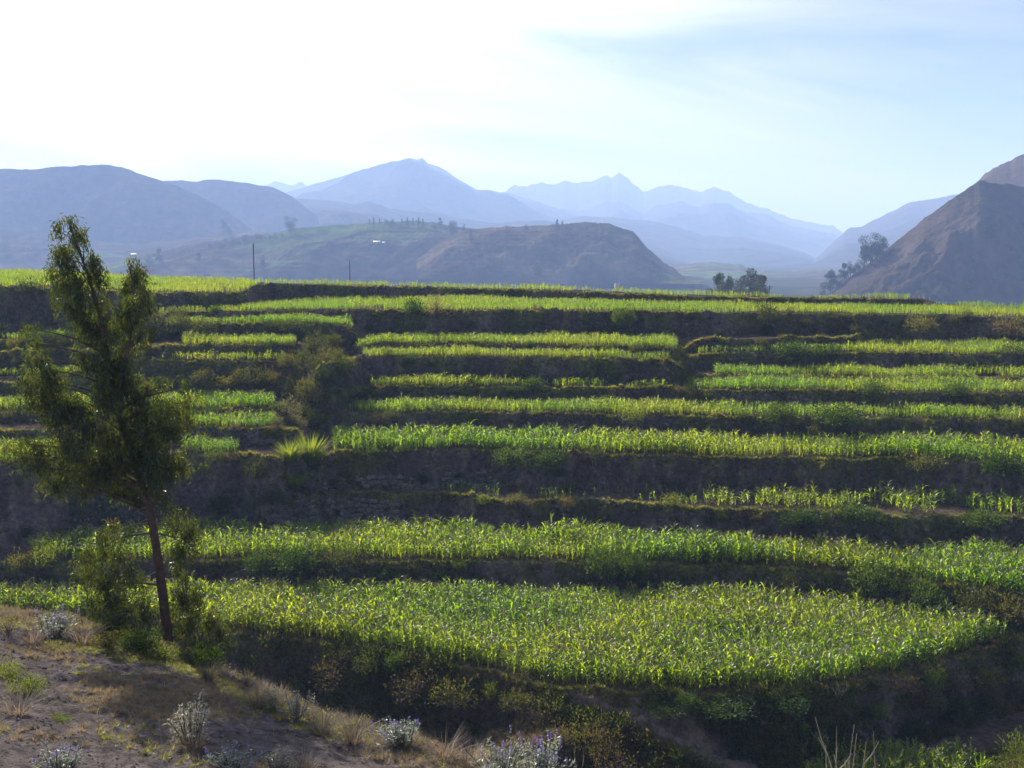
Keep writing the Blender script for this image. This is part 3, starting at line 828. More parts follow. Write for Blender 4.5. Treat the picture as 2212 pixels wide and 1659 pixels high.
FIELDS = [
    ('the second field', [('L', 1, 70, 545, 1200), ('M', 1, 545, 1500, 1200), ('R', 1, 1500, 2420, 1240)], 1.72, .50, -9),
    ('the broad bright field above the sparse terrace', [('M', 3, 722, 1478, 960), ('R', 3, 1478, 2420, 960)], 1.55, .52, -9),
    ('the thin strip above the bright field', [('M', 4, 705, 1478, 890), ('R', 4, 1478, 2420, 890)], 1.12, .42, -.75),
    ('the strip with yellow leaves halfway up', [('M', 5, 800, 1478, 830), ('R', 5, 1478, 2420, 830)], 1.1, .42, -.75),
    ('the short terrace under the dark central bank', [('M', 6, 785, 1445, 770)], .95, .40, -.75),
    ('the terrace at the foot of the dark central bank', [('M', 7, 748, 1462, 740)], .98, .40, -.75),
    ('the strip above the thin earth line at right', [('R', 6, 1545, 2420, 805)], 1.0, .42, -.9),
    ('the long right terrace below the upper bank', [('R', 7, 1505, 2420, 755)], 1.05, .42, -.75),
    ('the short terrace under the upper right bank', [('R', 8, 1905, 2420, 700)], .9, .42, -.75),
    ('the wide top field below the plateau', [('L', 9, 345, 800, 668), ('M', 8, 800, 1478, 668), ('R', 9, 1478, 2420, 680)], .80, .55, -.55),
    ('the plateau field along the skyline', [('L', 10, -60, 800, 610), ('M', 9, 800, 1478, 620), ('R', 10, 1478, 2420, 650)], .80, .70, -.28),
    ('the sparse narrow terrace', [('R', 2, 1520, 2420, 1085)], 1.45, .75, -.25),
    ('the small plot above the tall gully bank', [('L', 2, -40, 130, 970), ('L', 2, 395, 515, 970)], 1.2, .42, -9),
    ('the plot above the stone wall', [('L', 3, 350, 598, 910)], 1.15, .40, -9),
    ('the plot two steps above the stone wall', [('L', 4, -60, 592, 870)], 1.25, .42, -.9),
    ('the left plot behind the tree crown', [('L', 6, -60, 612, 790)], .98, .40, -.9),
    ('the plot with shrubs along its front left of the gully', [('L', 7, 395, 640, 740)], 1.1, .40, -9),
    ('the upper left strip under the bare bank', [('L', 8, -60, 760, 700)], .95, .42, -.9),
    ('the low row under the bare upper left bank', [('L', 9, -60, 130, 700)], .75, .6, -.2),
]
nmz = 0
for k, (lab, segs, h, d, gap) in enumerate(FIELDS):
    P = field_points(segs, d, gap, seed=k, m0=.55 if h > .9 else .4, m1={0: 2.1, 1: 1.7}.get(k, .9))
    hh = h * (1 + .17 * rng.normal(size=len(P))).clip(.5, 1.45) * (1 + .22 * fbm(P[:, 0] * .16, P[:, 1] * .16, 3, 70 + k))
    w = hh * rng.uniform(1.0, 1.35, len(P))
    scatter('maize_crop', 'maize', P[:, :3], np.stack([w, w, hh], 1), 'maize growing on ' + lab, k, .06, 'maize crops on the terraces')
    nmz += len(P)
P = field_points([('M', 2, 690, 860, 1062), ('M', 2, 860, 1530, 1070)], .62, -.12, seed=31, gs=.5, m1=.6)
scatter('maize_crop', 'young_maize', P[:, :3], rng.uniform(.6, 1.35, len(P)), 'scattered young maize on the bare terrace with a mossy lip', 31, .08, 'maize crops on the terraces')

# nearest field: the front plants one by one, the rest as one crop
P = field_points([('L', 0, -60, 545, 1330), ('M', 0, 545, 1500, 1400), ('R', 0, 1500, 2200, 1400)], .47, -9, seed=41, m0=.7, m1=1.7)
t_ = P[:, 0] / P[:, 1]
px_ = VW / 2 + FV * t_ * .96
cand = np.where((px_ > 500) & (px_ < 2190))[0]
order = cand[np.argsort(P[cand, 3] + .03 * P[cand, 1])][:300]
rest = np.setdiff1d(np.arange(len(P)), order)
hh = 1.78 * (1 + .15 * rng.normal(size=len(P))).clip(.5, 1.4) * (1 + .16 * fbm(P[:, 0] * .16, P[:, 1] * .16, 3, 70))
w = hh * rng.uniform(1.0, 1.3, len(P))
scatter('maize_crop', 'maize', P[rest, :3], np.stack([w, w, hh], 1)[rest], 'tall maize filling the nearest and largest field', 41, .06, 'maize crops on the terraces')
for j, i in enumerate(order):
    st_, lv_, ts_ = near_mz[j % 8]
    o = obj('maize_plant', st_, None, P[i, :3], rng.uniform(0, 6.28), (w[i], w[i], hh[i]))
    tag(o, 'single maize plant fronting the nearest field, ' + next(b for a, b in [(800, 'beside the tree'), (1080, 'above the withered bushes'), (1330, 'by the head of the earthen path'), (1650, 'above the creeping plants'), (1950, 'right of the middle'), (9999, 'at its right tip')] if px_[i] < a), 'maize plant', 'front row maize plants')
    obj('leaves', lv_, o)
    if ts_: obj('tassel', ts_, o)
nmz += len(P)
# lower terrace at the right end
X = rng.uniform(20, 33, 260); Y = rng.uniform(74.5, 79, 260)
lowP = np.stack([X, Y, H(X, Y) - .03], 1)
lowP = lowP[(lowP[:, 2] < CAMZ - 34.5)]
scatter('maize_crop', 'maize', lowP, rng.uniform(1.3, 1.8, len(lowP)), 'few maize plants on the low shaded terrace at the bottom right', 43, .08, 'maize crops on the terraces')
print('maize', nmz)

# ------------------------------------------------------------------ grass and weeds on edges and banks
library('edge_grass', [tuft_mesh('edge_tuft', 400 + i, 34, (0.13, 0.16, 0.03), (0.23, 0.22, 0.06), .6, .03) for i in range(4)])
library('dry_grass', [tuft_mesh('dry_tuft', 410 + i, 40, (0.17, 0.135, 0.08), (0.26, 0.21, 0.14), .5, .012, .3, M_straw) for i in range(4)])
library('weeds', [weed_mesh('weed', 420 + i, 60, (0.044, 0.066, 0.017), (0.105, 0.13, 0.032)) for i in range(5)] + [weed_mesh('weed', 430 + i, 50, (0.065, 0.058, 0.032), (0.12, 0.105, 0.055)) for i in range(3)])
def edge_points(per_m, seed, off=(-.35, .3)):
    r = np.random.default_rng(seed); out = []
    for zone in 'LMR':
        for i, (Ye, Z, rw, zp) in enumerate(TIERS[zone]):
            if zone != 'M' and (ZONES[zone][i] is F1 or ZONES[zone][i] is F2 or ZONES[zone][i] is F9 or ZONES[zone][i] is F10): continue
            if zone == 'R' and i in (2, 3, 4, 5): continue
            Ym = float(Ye.mean())
            t = r.uniform(-.5, .5, int(per_m * Ym * (1.0 if i < 3 else .8)))
            y = np.interp(t, TT, Ye) + r.uniform(off[0], off[1], len(t))
            wL, wR, gd, gd2 = gullies(t, y)
            w = {'L': wL, 'M': (1 - wL) * (1 - wR), 'R': (1 - wL) * wR}[zone]
            if zone == 'M': w = np.where((ZONES['M'][i] is F1) | (ZONES['M'][i] is F2) | (ZONES['M'][i] is F9) | (ZONES['M'][i] is F10), 1.0, w + (wR * (1 - wL) if i < 6 else 0))
            hgt = np.interp(t, TT, Z - zp)
            k = (w > .6) & (hgt > .4)
            x = t * y
            k &= fbm(x * .12, y * .12, 2, seed) + .5 > r.random(len(t)) * .9
            out.append(np.stack([x[k], y[k]], 1))
    q = np.concatenate(out)
    return np.column_stack([q, H(q[:, 0], q[:, 1]) - .02])
P = edge_points(26.0, 501)
scatter('grass', 'edge_grass', P, rng.uniform(.2, .55, len(P)), 'bright grass fringing the terrace edges', 51, .25)
def bank_points(n, seed, thr=.35, cl=.1, ylo=76, yhi=215):
    r = np.random.default_rng(seed)
    t = r.uniform(-.5, .5, n); Y = np.sqrt(r.uniform(ylo ** 2, yhi ** 2, n)); X = t * Y
    k = (bankness(X, Y) > thr) & (seg(X, Y, SP_A, SP_B)[0] > 1.5)
    X, Y = X[k], Y[k]
    k = fbm(X * cl, Y * cl, 3, seed) > r.uniform(-.5, .55, len(X))
    X, Y = X[k], Y[k]
    return np.stack([X, Y, H(X, Y) - .02], 1)
P = bank_points(110000, 511)
scatter('weeds', 'weeds', P, rng.uniform(.35, 1.0, len(P)) ** 1.3 * np.clip(P[:, 1] / 110, .7, 1), 'leafy weeds clinging to the terrace banks', 52, .3)
print('weeds', len(P))
P = bank_points(50000, 517, .25, .1, 66, 97)
scatter('weeds', 'weeds', P, rng.uniform(.5, 1.3, len(P)), 'rank weeds covering the bank below the nearest field', 54, .3)
P = np.concatenate([bank_points(60000, 513, .3, .07), bank_points(70000, 514, .25, .12, 66, 97)])
scatter('dry_grass', 'dry_grass', P, rng.uniform(.35, .8, len(P)), 'dry grass tufts on the terrace banks', 53, .35)
print('dry', len(P))
library('lip_straw', [tuft_mesh('lip_straw_tuft', 414 + i, 30, (0.20, 0.165, 0.10), (0.32, 0.26, 0.165), .75, .016, .7, M_straw) for i in range(3)])
P = edge_points(7.0, 519, (-.8, -.1))
scatter('dry_grass', 'lip_straw', P, rng.uniform(.3, .75, len(P)), 'pale dry grass hanging from the terrace lips', 55, .4)

# ------------------------------------------------------------------ placing things on the ground through bearings
_ys = np.concatenate([np.arange(14, 80, .15), np.arange(80, 330, .3)])
def hit(x, y):
    t, s = ray(x, y)
    z = H(t * _ys, _ys); rz_ = CAMZ + s * _ys
    k = np.where(z >= rz_)[0]
    j = k[0] if len(k) else -1
    return np.array([t * _ys[j], _ys[j], z[j]])

BUSH = {
    'green': [bush_mesh('green_bush_leaves', 600 + i, 1500, (0.028, 0.055, 0.012), (0.062, 0.100, 0.020), .085, .7) for i in range(3)],
    'olive': [bush_mesh('olive_bush_leaves', 610 + i, 1100, (0.055, 0.064, 0.022), (0.115, 0.112, 0.04), .085, .75, 9, (7, (0.17, 0.13, 0.085), .2)) for i in range(3)],
    'dark': [bush_mesh('dark_bush_leaves', 620 + i, 1100, (0.032, 0.044, 0.018), (0.065, 0.078, 0.028), .085, .7) for i in range(3)],
    'brown': [bush_mesh('brown_bush_leaves', 630 + i, 900, (0.085, 0.066, 0.048), (0.165, 0.132, 0.095), .075, .7, 12, None, .45, .3) for i in range(3)],
    'grey': [bush_mesh('grey_bush_leaves', 640 + i, 800, (0.075, 0.078, 0.055), (0.14, 0.14, 0.10), .07, .8, 12, None, .35, .35) for i in range(2)],
    'lupin': [lupin_mesh('lupin_leaves', 650 + i) for i in range(3)],
    'pale': [lupin_mesh('pale_shrub_leaves', 660 + i, 22, 0.0, (0.32, 0.31, 0.25)) for i in range(2)],
    'tall': [tuft_mesh('tall_grass_blades', 670 + i, 420, (0.10, 0.155, 0.03), (0.17, 0.20, 0.045), .42, .011, .3) for i in range(2)],
    'straw': [tuft_mesh('straw_blades', 680 + i, 120, (0.14, 0.115, 0.085), (0.25, 0.21, 0.16), .5, .006, .35, M_straw) for i in range(3)],
    'herb': [bush_mesh('herb_leaves', 690 + i, 900, (0.06, 0.09, 0.018), (0.115, 0.15, 0.03), .085, .6, 6) for i in range(2)],
}
_cnt = {}
def bush(kind, x, y, wpx, hpx, label, name=None, group=None, P=None):
    p = hit(x, y) if P is None else P
    if P is None and p[1] > 96: p = hit(x, y - .2 * hpx)
    k = _cnt.get(kind, 0); _cnt[kind] = k + 1
    me_ = BUSH[kind][k % len(BUSH[kind])]
    u = p[1] / FV
    if p[1] > 70 and kind not in ('tall', 'straw'): wpx, hpx = wpx * 1.2, hpx * 1.3; p = p + np.array([0, -.26, -.02]) * wpx * u
    elif p[1] < 60: wpx, hpx = wpx * 1.15, hpx * 1.2
    hm = {'green': 1.25, 'olive': 1.35, 'dark': 1.2, 'brown': 1.2, 'grey': 1.25, 'lupin': 1.1, 'pale': 1.0, 'tall': .95, 'straw': .9, 'herb': 1.1}[kind]
    wm = {'lupin': 1.1, 'pale': 1.1, 'tall': 1.0, 'straw': 1.0}.get(kind, 2.0)
    sw, sh = wpx * u / wm, hpx * u / hm
    o = obj(name or {'lupin': 'lupin_shrub', 'pale': 'pale_shrub', 'tall': 'tall_grass_clump', 'straw': 'straw_tuft', 'herb': 'green_herb'}.get(kind, kind + '_bush'), me_, None, p - np.array([0, 0, .05]), rng.uniform(0, 6.28), (sw, sw, sh))
    cat = {'tall': 'grass clump', 'straw': 'grass tuft', 'herb': 'herb', 'pale': 'shrub', 'lupin': 'shrub'}.get(kind, 'bush')
    return tag(o, label, cat, group)

for a in [
    ('green', 1300, 1262, 100, 72, 'wide dark green bush on the bank between the two nearest fields'),
    ('green', 1365, 1262, 80, 70, 'dark green bush touching the wide bush on the middle bank'),
    ('green', 1890, 1318, 115, 90, 'largest rounded green bush at the right end of the nearest field'),
    ('green', 1985, 1318, 105, 75, 'green bush just behind the largest rounded bush at the right'),
    ('dark', 2075, 1325, 100, 58, 'dusky bush right of the two large green bushes'),
    ('olive', 2170, 1330, 90, 50, 'olive bush at the right frame edge above the nearest field'),
    ('dark', 1700, 1290, 60, 48, 'narrow dusky bush standing before the mossy bank lip'),
    ('dark', 1775, 1296, 62, 50, 'dusky upright bush left of the largest rounded bush'),
    ('green', 650, 1248, 110, 62, 'green bush on the second bank right of the tree trunk'),
    ('green', 560, 1246, 90, 52, 'green bush nearest the tree trunk on the second bank'),
    ('dark', 735, 1244, 90, 44, 'dusky bush at the end of the green bushes on the second bank'),
    ('olive', 55, 1238, 80, 56, 'olive bush on the second bank at the left frame edge'),
    ('herb', 115, 1232, 70, 58, 'light green bush between the left frame edge and the tree'),
    ('tall', 672, 1022, 80, 78, 'tall bright grass clump at the mouth of the gully'),
    ('tall', 628, 1020, 70, 62, 'tall grass clump left of the brightest clump in the gully'),
    ('tall', 637, 1066, 62, 44, 'small tall-grass clump lower down in the gully'),
    ('olive', 530, 848, 62, 50, 'round olive bush on the shrubby step left of the gully'),
    ('olive', 577, 846, 52, 52, 'olive bush beside the round one at the gully rim'),
    ('olive', 668, 872, 66, 52, 'olive bush with upright spikes in the middle of the gully'),
    ('dark', 640, 850, 30, 42, 'slim dark bush against the spiked bush in the gully'),
    ('grey', 622, 902, 56, 46, 'grey scraggy bush at the gully rim above the stone wall'),
    ('grey', 640, 935, 46, 44, 'grey bush low in the gully beside the stone wall'),
    ('grey', 600, 928, 40, 32, 'small grey bush at the end of the stone wall'),
    ('dark', 680, 762, 60, 44, 'dark bush at the top of the gully'),
    ('olive', 705, 792, 56, 44, 'olive bush at the bend of the gully'),
    ('herb', 740, 812, 52, 36, 'light green herb on the right rim of the gully'),
    ('olive', 735, 785, 44, 36, 'olive bush on the corner of the central terraces'),
    ('green', 893, 688, 54, 40, 'dark green bush on the lip of the tall central bank'),
    ('brown', 945, 694, 66, 46, 'russet bush on the lip of the tall central bank'),
    ('dark', 1646, 696, 62, 42, 'dark round bush on the lip of the upper right bank'),
    ('green', 1343, 716, 60, 50, 'green bush hanging on the tall central bank'),
    ('green', 1100, 1004, 90, 40, 'leafy green bush under the bright field'),
    ('green', 1185, 1010, 95, 42, 'second leafy green bush under the bright field'),
    ('green', 2150, 1024, 110, 56, 'leafy bush under the bright field at the right frame edge'),
    ('olive', 1990, 1018, 100, 40, 'olive bush on the bank under the right end of the bright field'),
    ('herb', 1450, 1096, 48, 34, 'bright isolated shrub on the lip of the sparse terrace'),
    ('herb', 1045, 1092, 32, 26, 'small bright shrub below the mossy lip'),
    ('olive', 1115, 1086, 60, 26, 'low tan shrub on the lip of the bare terrace'),
    ('green', 1710, 1125, 110, 34, 'low creeping bush below the sparse terrace'),
    ('green', 1830, 1135, 120, 36, 'low creeping bush further right below the sparse terrace'),
    ('green', 2110, 1140, 110, 44, 'green bush below the sparse terrace at the right'),
    ('green', 1690, 772, 90, 34, 'dark bush on the lip of the long right terrace'),
    ('green', 1780, 776, 70, 26, 'lower dark bush on the lip of the long right terrace'),
    ('dark', 2190, 772, 80, 30, 'dark bush at the right end of the long right terrace'),
    ('green', 1150, 842, 60, 30, 'green bush in front of the yellow maize strip'),
    ('green', 1870, 855, 70, 34, 'dark bush in front of the maize halfway up at the right'),
    ('green', 2060, 858, 60, 36, 'dark bush further right in front of the maize halfway up'),
    ('green', 1800, 918, 130, 46, 'broad green bush on the bank under the thin strip'),
    ('green', 1690, 916, 90, 40, 'green bush left of the broad bush under the thin strip'),
    ('herb', 1365, 914, 56, 30, 'pale green bush under the thin strip'),
    ('olive', 1985, 722, 80, 42, 'olive bush under the short upper right terrace'),
    ('brown', 2165, 735, 70, 44, 'tan shrub under the short upper right terrace'),
    ('dark', 660, 905, 50, 40, 'dark bush in the gully bed below the spiked bush'),
    ('dark', 700, 840, 44, 36, 'dark bush in the gully beside the spiked bush'),
    ('dark', 655, 800, 50, 40, 'dark bush on the left wall of the upper gully'),
    ('olive', 625, 810, 50, 36, 'olive bush at the gully end of the shrubby step'),
    ('dark', 690, 930, 46, 36, 'dark bush right of the stone wall across the gully'),
    ('grey', 690, 880, 40, 34, 'grey bush on the right wall of the gully'),
    ('dark', 720, 750, 46, 30, 'dark bush above the corner of the central terraces'),
    ('olive', 490, 842, 60, 32, 'low olive bush on the shrubby step left of the round one'),
    ('olive', 440, 838, 60, 30, 'low olive bush on the shrubby step nearest the tree'),
    ('herb', 470, 1012, 44, 26, 'small yellow green shrub on the tall gully bank'),
    ('dark', 560, 1040, 60, 40, 'dark bush low on the tall gully bank'),
    ('dark', 590, 1090, 60, 44, 'dark bush at the foot of the tall gully bank'),
    ('dark', 480, 1110, 70, 40, 'dark bush above the second field right of the tree'),
    ('dark', 395, 725, 56, 40, 'dark bush below the upper left strip'),
    ('dark', 450, 722, 60, 34, 'dark bush further right below the upper left strip'),
    ('grey', 390, 712, 30, 36, 'pale grey bush at the left end of the upper left strip'),
    ('grey', 350, 700, 50, 30, 'grey bush on the slope left of the wide top field'),
    ('dark', 640, 722, 62, 30, 'dark bush below the right end of the upper left strip'),
    ('dark', 600, 612, 150, 14, 'long low dark bush along the plateau edge by the pole'),
    ('dark', 110, 607, 110, 8, 'long low dark scrub on the plateau field at the far left'),
    ('dark', 400, 611, 95, 10, 'low dark scrub mound on the plateau field right of the tree'),
    ('dark', 255, 602, 80, 6, 'thin dark scrub line on the plateau field behind the tree top'),
    ('dark', 80, 650, 60, 34, 'dark bush on the bare bank at the upper left'),
    ('dark', 132, 655, 40, 30, 'smaller dark bush on the bare bank at the upper left'),
]: bush(*a)

for a in [
    ('lupin', 1085, 1690, 120, 105, 'large grey green lupin with purple spikes at the bottom centre'),
    ('lupin', 1165, 1700, 130, 110, 'grey green lupin right of the tallest one at the bottom centre'),
    ('lupin', 870, 1612, 110, 62, 'faint grey lupin with many purple spikes above the path'),
    ('pale', 415, 1608, 130, 96, 'pale feathery shrub standing alone on the ploughed soil'),
    ('lupin', 505, 1668, 110, 66, 'low grey green lupin at the bottom below the pale shrub'),
    ('lupin', 130, 1672, 110, 66, 'grey green lupin at the bottom left corner'),
    ('pale', 640, 1560, 80, 66, 'pale shrub on the crest below the dark bank'),
    ('pale', 590, 1538, 50, 56, 'slender pale shrub at the crest left of its neighbour'),
    ('straw', 560, 1530, 70, 60, 'reddish straw tuft on the crest'),
    ('straw', 700, 1590, 90, 56, 'straw tuft at the crest between the pale shrubs'),
    ('straw', 760, 1605, 100, 60, 'tan straw tuft left of the faint lupin'),
    ('straw', 960, 1640, 110, 60, 'tan straw tuft right of the faint lupin'),
    ('straw', 1010, 1660, 90, 52, 'russet straw tuft beside the large lupin'),
    ('lupin', 115, 1378, 100, 56, 'grey lupin on the crest at the far left'),
    ('straw', 70, 1392, 80, 46, 'brown straw tuft in front of the far left lupin'),
    ('straw', 180, 1392, 90, 46, 'brown straw tuft between the far left lupin and the tree'),
    ('grey', 20, 1368, 60, 60, 'grey bush at the left frame edge on the crest'),
    ('green', 300, 1408, 110, 66, 'leafy green bush at the left of the tree foot'),
    ('green', 445, 1440, 100, 60, 'leafy green bush right of the tree under the hanging sprays'),
    ('olive', 230, 1398, 90, 54, 'olive bush between the brown straw and the tree foot'),
    ('herb', 350, 1424, 80, 52, 'bright green herb at the foot of the tree'),
    ('herb', 400, 1432, 70, 46, 'bright green herb right of the tree foot'),
    ('dark', 285, 1402, 80, 56, 'dark low bush left of the tree foot'),
    ('herb', 60, 1500, 90, 58, 'green herb on the ploughed slope at the left frame edge'),
    ('herb', 20, 1470, 70, 56, 'upper green herb at the left frame edge'),
    ('straw', 40, 1545, 110, 50, 'brown straw tuft under the left green herbs'),
    ('herb', 130, 1560, 60, 28, 'low green herb right of the left straw tuft'),
    ('straw', 450, 1470, 70, 50, 'tan straw tuft on the crest right of the tree'),
    ('straw', 420, 1625, 90, 50, 'brown straw tuft at the base of the pale feathery shrub'),
    ('pale', 600, 1668, 90, 50, 'pale low shrub at the bottom edge'),
    ('straw', 660, 1668, 100, 50, 'straw tuft at the bottom edge'),
    ('brown', 730, 1476, 110, 60, 'brown withered bush on the nearest bank'),
    ('dark', 800, 1448, 70, 52, 'dusky bush on the lip of the nearest field'),
    ('grey', 760, 1424, 60, 30, 'grey bush at the lip of the nearest field'),
    ('green', 850, 1455, 60, 50, 'green bush on the nearest bank below the maize'),
    ('brown', 900, 1500, 130, 62, 'large withered bush in the middle of the nearest bank'),
    ('olive', 985, 1510, 120, 66, 'olive bush beside the withered bush on the nearest bank'),
    ('herb', 1062, 1510, 46, 46, 'light green bush where the path leaves the nearest field'),
    ('olive', 1125, 1540, 100, 50, 'olive bush left of the earthen path'),
    ('brown', 1290, 1618, 100, 82, 'yellow brown bush beside the earthen path'),
    ('brown', 1215, 1600, 80, 50, 'withered bush left of the yellow brown bush'),
    ('brown', 1330, 1665, 110, 60, 'russet low bush at the bottom by the path'),
    ('green', 1430, 1528, 110, 26, 'creeping green plant at the corner of the nearest field'),
    ('green', 1560, 1530, 140, 30, 'long creeping green plant on the lip of the nearest field'),
    ('green', 1690, 1522, 110, 34, 'creeping green plant further right on the near lip'),
    ('herb', 2008, 1500, 60, 64, 'bright upright bush on the right lip of the nearest field'),
    ('brown', 2060, 1490, 80, 46, 'withered bush right of the bright upright bush'),
    ('brown', 1930, 1500, 80, 40, 'withered bush left of the bright upright bush'),
    ('olive', 2120, 1470, 90, 60, 'olive bush near the right end of the near lip'),
    ('herb', 2195, 1625, 90, 70, 'sunlit green bush at the bottom right corner'),
    ('herb', 2150, 1662, 90, 40, 'low sunlit green bush at the bottom right corner'),
]: bush(*a)

# many smaller bushes hanging on the banks
def lip_points(n, seed):
    r = np.random.default_rng(seed); out = []
    for _ in range(n):
        zone = 'LMR'[r.choice(3, p=[.3, .3, .4])]; i = r.integers(0, len(TIERS[zone]) - 1)
        lo_, hi_ = {'L': (-.46, -.17), 'M': (-.17, .15), 'R': (.15, .47)}[zone]
        t = r.uniform(lo_, hi_); Ye, Z, rw, zp = (float(np.interp(t, TT, q)) for q in TIERS[zone][i])
        if Z - zp < .7: continue
        y = Ye - rw * r.uniform(-.05, .75) ** 1.5 if r.random() < .75 else Ye - rw * r.uniform(.5, 1)
        x = t * y
        if fbm(np.array([x * .06]), np.array([y * .06]), 2, seed)[0] > r.uniform(-.6, .6): out.append((x, y))
    q = np.array(out)
    return np.column_stack([q, H(q[:, 0], q[:, 1])])
P = lip_points(1700, 531)
_r = np.random.default_rng(533); _t = _r.uniform(-.45, -.2, 26); _Y = np.interp(_t, TT, TIERS['L'][2][0]) - np.interp(_t, TT, TIERS['L'][2][2]) * _r.uniform(.05, .8, 26)
P = np.concatenate([np.stack([_t * _Y, _Y, H(_t * _Y, _Y)], 1), P])
kept = []
for p in P:
    if all((p[0] - q[0]) ** 2 + (p[1] - q[1]) ** 2 > 3.0 for q in kept): kept.append(p)
    if len(kept) >= 275: break
BANKS = [(97, 'the nearest bank'), (112, 'the second bank'), (121, 'the bank under the sparse terrace'), (131, 'the bank under the bright field'), (146, 'the middle banks'), (162, 'the upper banks'), (999, 'the topmost banks')]
for p in kept:
    kind = ['green', 'dark', 'olive', 'dark', 'herb', 'brown', 'grey'][rng.choice(7, p=[.28, .22, .16, .12, .08, .08, .06])]
    where = next(b for a, b in BANKS if p[1] < a)
    wm_ = rng.uniform(.9, 2.5); u = p[1] / FV
    word = {'green': 'small green bush', 'dark': 'small dark bush', 'olive': 'small olive bush', 'herb': 'small bright herb', 'brown': 'small withered bush', 'grey': 'small grey bush'}[kind]
    xv = VW / 2 + FV * p[0] / p[1] * .97
    part = next(b for a, b in [(330, 'left of the tree trunk'), (620, 'between the tree and the gully'), (960, 'just right of the gully'), (1300, 'near the middle'), (1620, 'right of the middle'), (1930, 'towards the right'), (9999, 'near the right frame edge')] if xv < a)
    word = word.replace('small', 'small' if wm_ < 1.5 else 'middling' if wm_ < 2.0 else 'sizeable')
    bush(kind, 0, 0, wm_ / u, wm_ * rng.uniform(.4, .65) / u, '%s on %s %s' % (word, where, part), None, 'bushes on ' + where, p)

_r = np.random.default_rng(571)
_x = _r.uniform(24, 42, 5000); _y = _r.uniform(60, 80, 5000)
_k = (seg(_x, _y, MD_A, MD_B)[0] < 4 + 2 * _r.random(5000)); _x, _y = _x[_k], _y[_k]
scatter('weeds', 'weeds', np.stack([_x, _y, H(_x, _y) - .02], 1), _r.uniform(.4, 1.0, len(_x)), 'tangled weeds over the mound in the bottom right corner', 57, .3)
# bare things
twA = twig_mesh('bare_stems', 703, 16, (0.46, 0.40, 0.27), 1.0, .011, 1.2)
p = np.array([7.9, 26.0, 0]); p[2] = H(p[0], p[1])
top_ = CAMZ + slope(1558) * p[1]
sb_ = float(top_ - p[2])
tag(obj('bare_shrub', twA, None, p, .4, (sb_ * .38, sb_ * .38, sb_)), 'pale leafless shrub with curling stems at the bottom right', 'shrub')
twB = twig_mesh('thistle_stems', 704, 7, (0.42, 0.36, 0.22), 1.0, .03, .25)
p = hit(1812, 1528)
tag(obj('dry_thistle', twB, None, p, 0, 1.5), 'dry pale thistle on the right lip of the nearest field', 'thistle')
for i, (x, y, hpx, lb) in enumerate([(350, 1632, 85, 'thin dry stalk left of the pale feathery shrub'), (575, 1520, 70, 'dry bent stalk on the crest'), (1295, 1680, 80, 'dry stalk beside the large lupin'), (1250, 1690, 70, 'forked dry stalk right of the large lupin')]):
    p = hit(x, y); me_ = twig_mesh('stalk', 710 + i, 2, (0.42, 0.36, 0.22), 1.0, .012, .3)
    tag(obj('dry_stalk', me_, None, p, i, hpx * p[1] / FV), lb, 'stalk')

library('fringe', [tuft_mesh('fringe_tuft', 770 + i, 34, (0.16, 0.135, 0.115), (0.27, 0.235, 0.195), .5, .008, .3, M_straw) for i in range(5)] + [weed_mesh('fringe_weed', 780 + i, 60, (0.12, 0.12, 0.085), (0.20, 0.19, 0.13), .14) for i in range(2)])
r_ = np.random.default_rng(555)
t_f = r_.uniform(-.5, .12, 2600); y_f = crest(t_f) + r_.normal(.6, 1.1, 2600); x_f = t_f * y_f
k_ = (fbm(x_f * .5, y_f * .5, 3, 556) > r_.uniform(-.6, .4, 2600)) & (y_f < crest(t_f) + 3)
P = np.stack([x_f[k_], y_f[k_], H(x_f[k_], y_f[k_]) - .03], 1)
scatter('dry_grass', 'fringe', P, r_.uniform(.2, .62, len(P)), 'mauve dry stalks fringing the crest of the near slope', 65, .2)

# near slope: dry grass, green strip, clods, straw
def near_points(n, seed, fn):
    r = np.random.default_rng(seed)
    t = r.uniform(-.55, .25, n); Y = np.sqrt(r.uniform(20 ** 2, 52 ** 2, n)); X = t * Y
    k = (Y < crest(t) + 2.0)
    X, Y = X[k], Y[k]
    k = fn(X, Y, r)
    X, Y = X[k], Y[k]
    return np.stack([X, Y, H(X, Y) - .01], 1)
BD = [(hit(-60, 1590), hit(140, 1572)), (hit(140, 1572), hit(420, 1640)), (hit(-40, 1400), hit(190, 1412)), (hit(760, 1612), hit(1010, 1655))]
def f_dry(X, Y, r):
    db = np.full(len(X), 99.0)
    for a, b in BD: db = np.minimum(db, seg(X, Y, a, b)[0])
    bandm = .75 * (1 - sst(.3, 1.3, db + .5 * noise(X * .8, Y * .8, 87)))
    m_ = fbm(X * .18, Y * .18, 4, 21) * .9 + .45 * fbm(X * .9, Y * .9, 3, 22) + .5 * sst(3, 0, np.abs(Y - crest(X / Y))) + bandm
    return m_ > r.uniform(-.1, .65, len(X))
library('short_dry', [tuft_mesh('short_dry_tuft', 730 + i, 26, (0.22, 0.175, 0.10), (0.33, 0.27, 0.155), .8, .016, .5, M_straw) for i in range(4)])
P = near_points(45000, 541, f_dry)
scatter('dry_grass', 'short_dry', P, rng.uniform(.10, .32, len(P)), 'dry yellow grass on the near slope', 61, .2)
gx, gy = np.array([150, 330, 480, 620, 740]), np.array([1400, 1432, 1478, 1545, 1592])
gp = np.array([hit(a, b) for a, b in zip(gx, gy)])
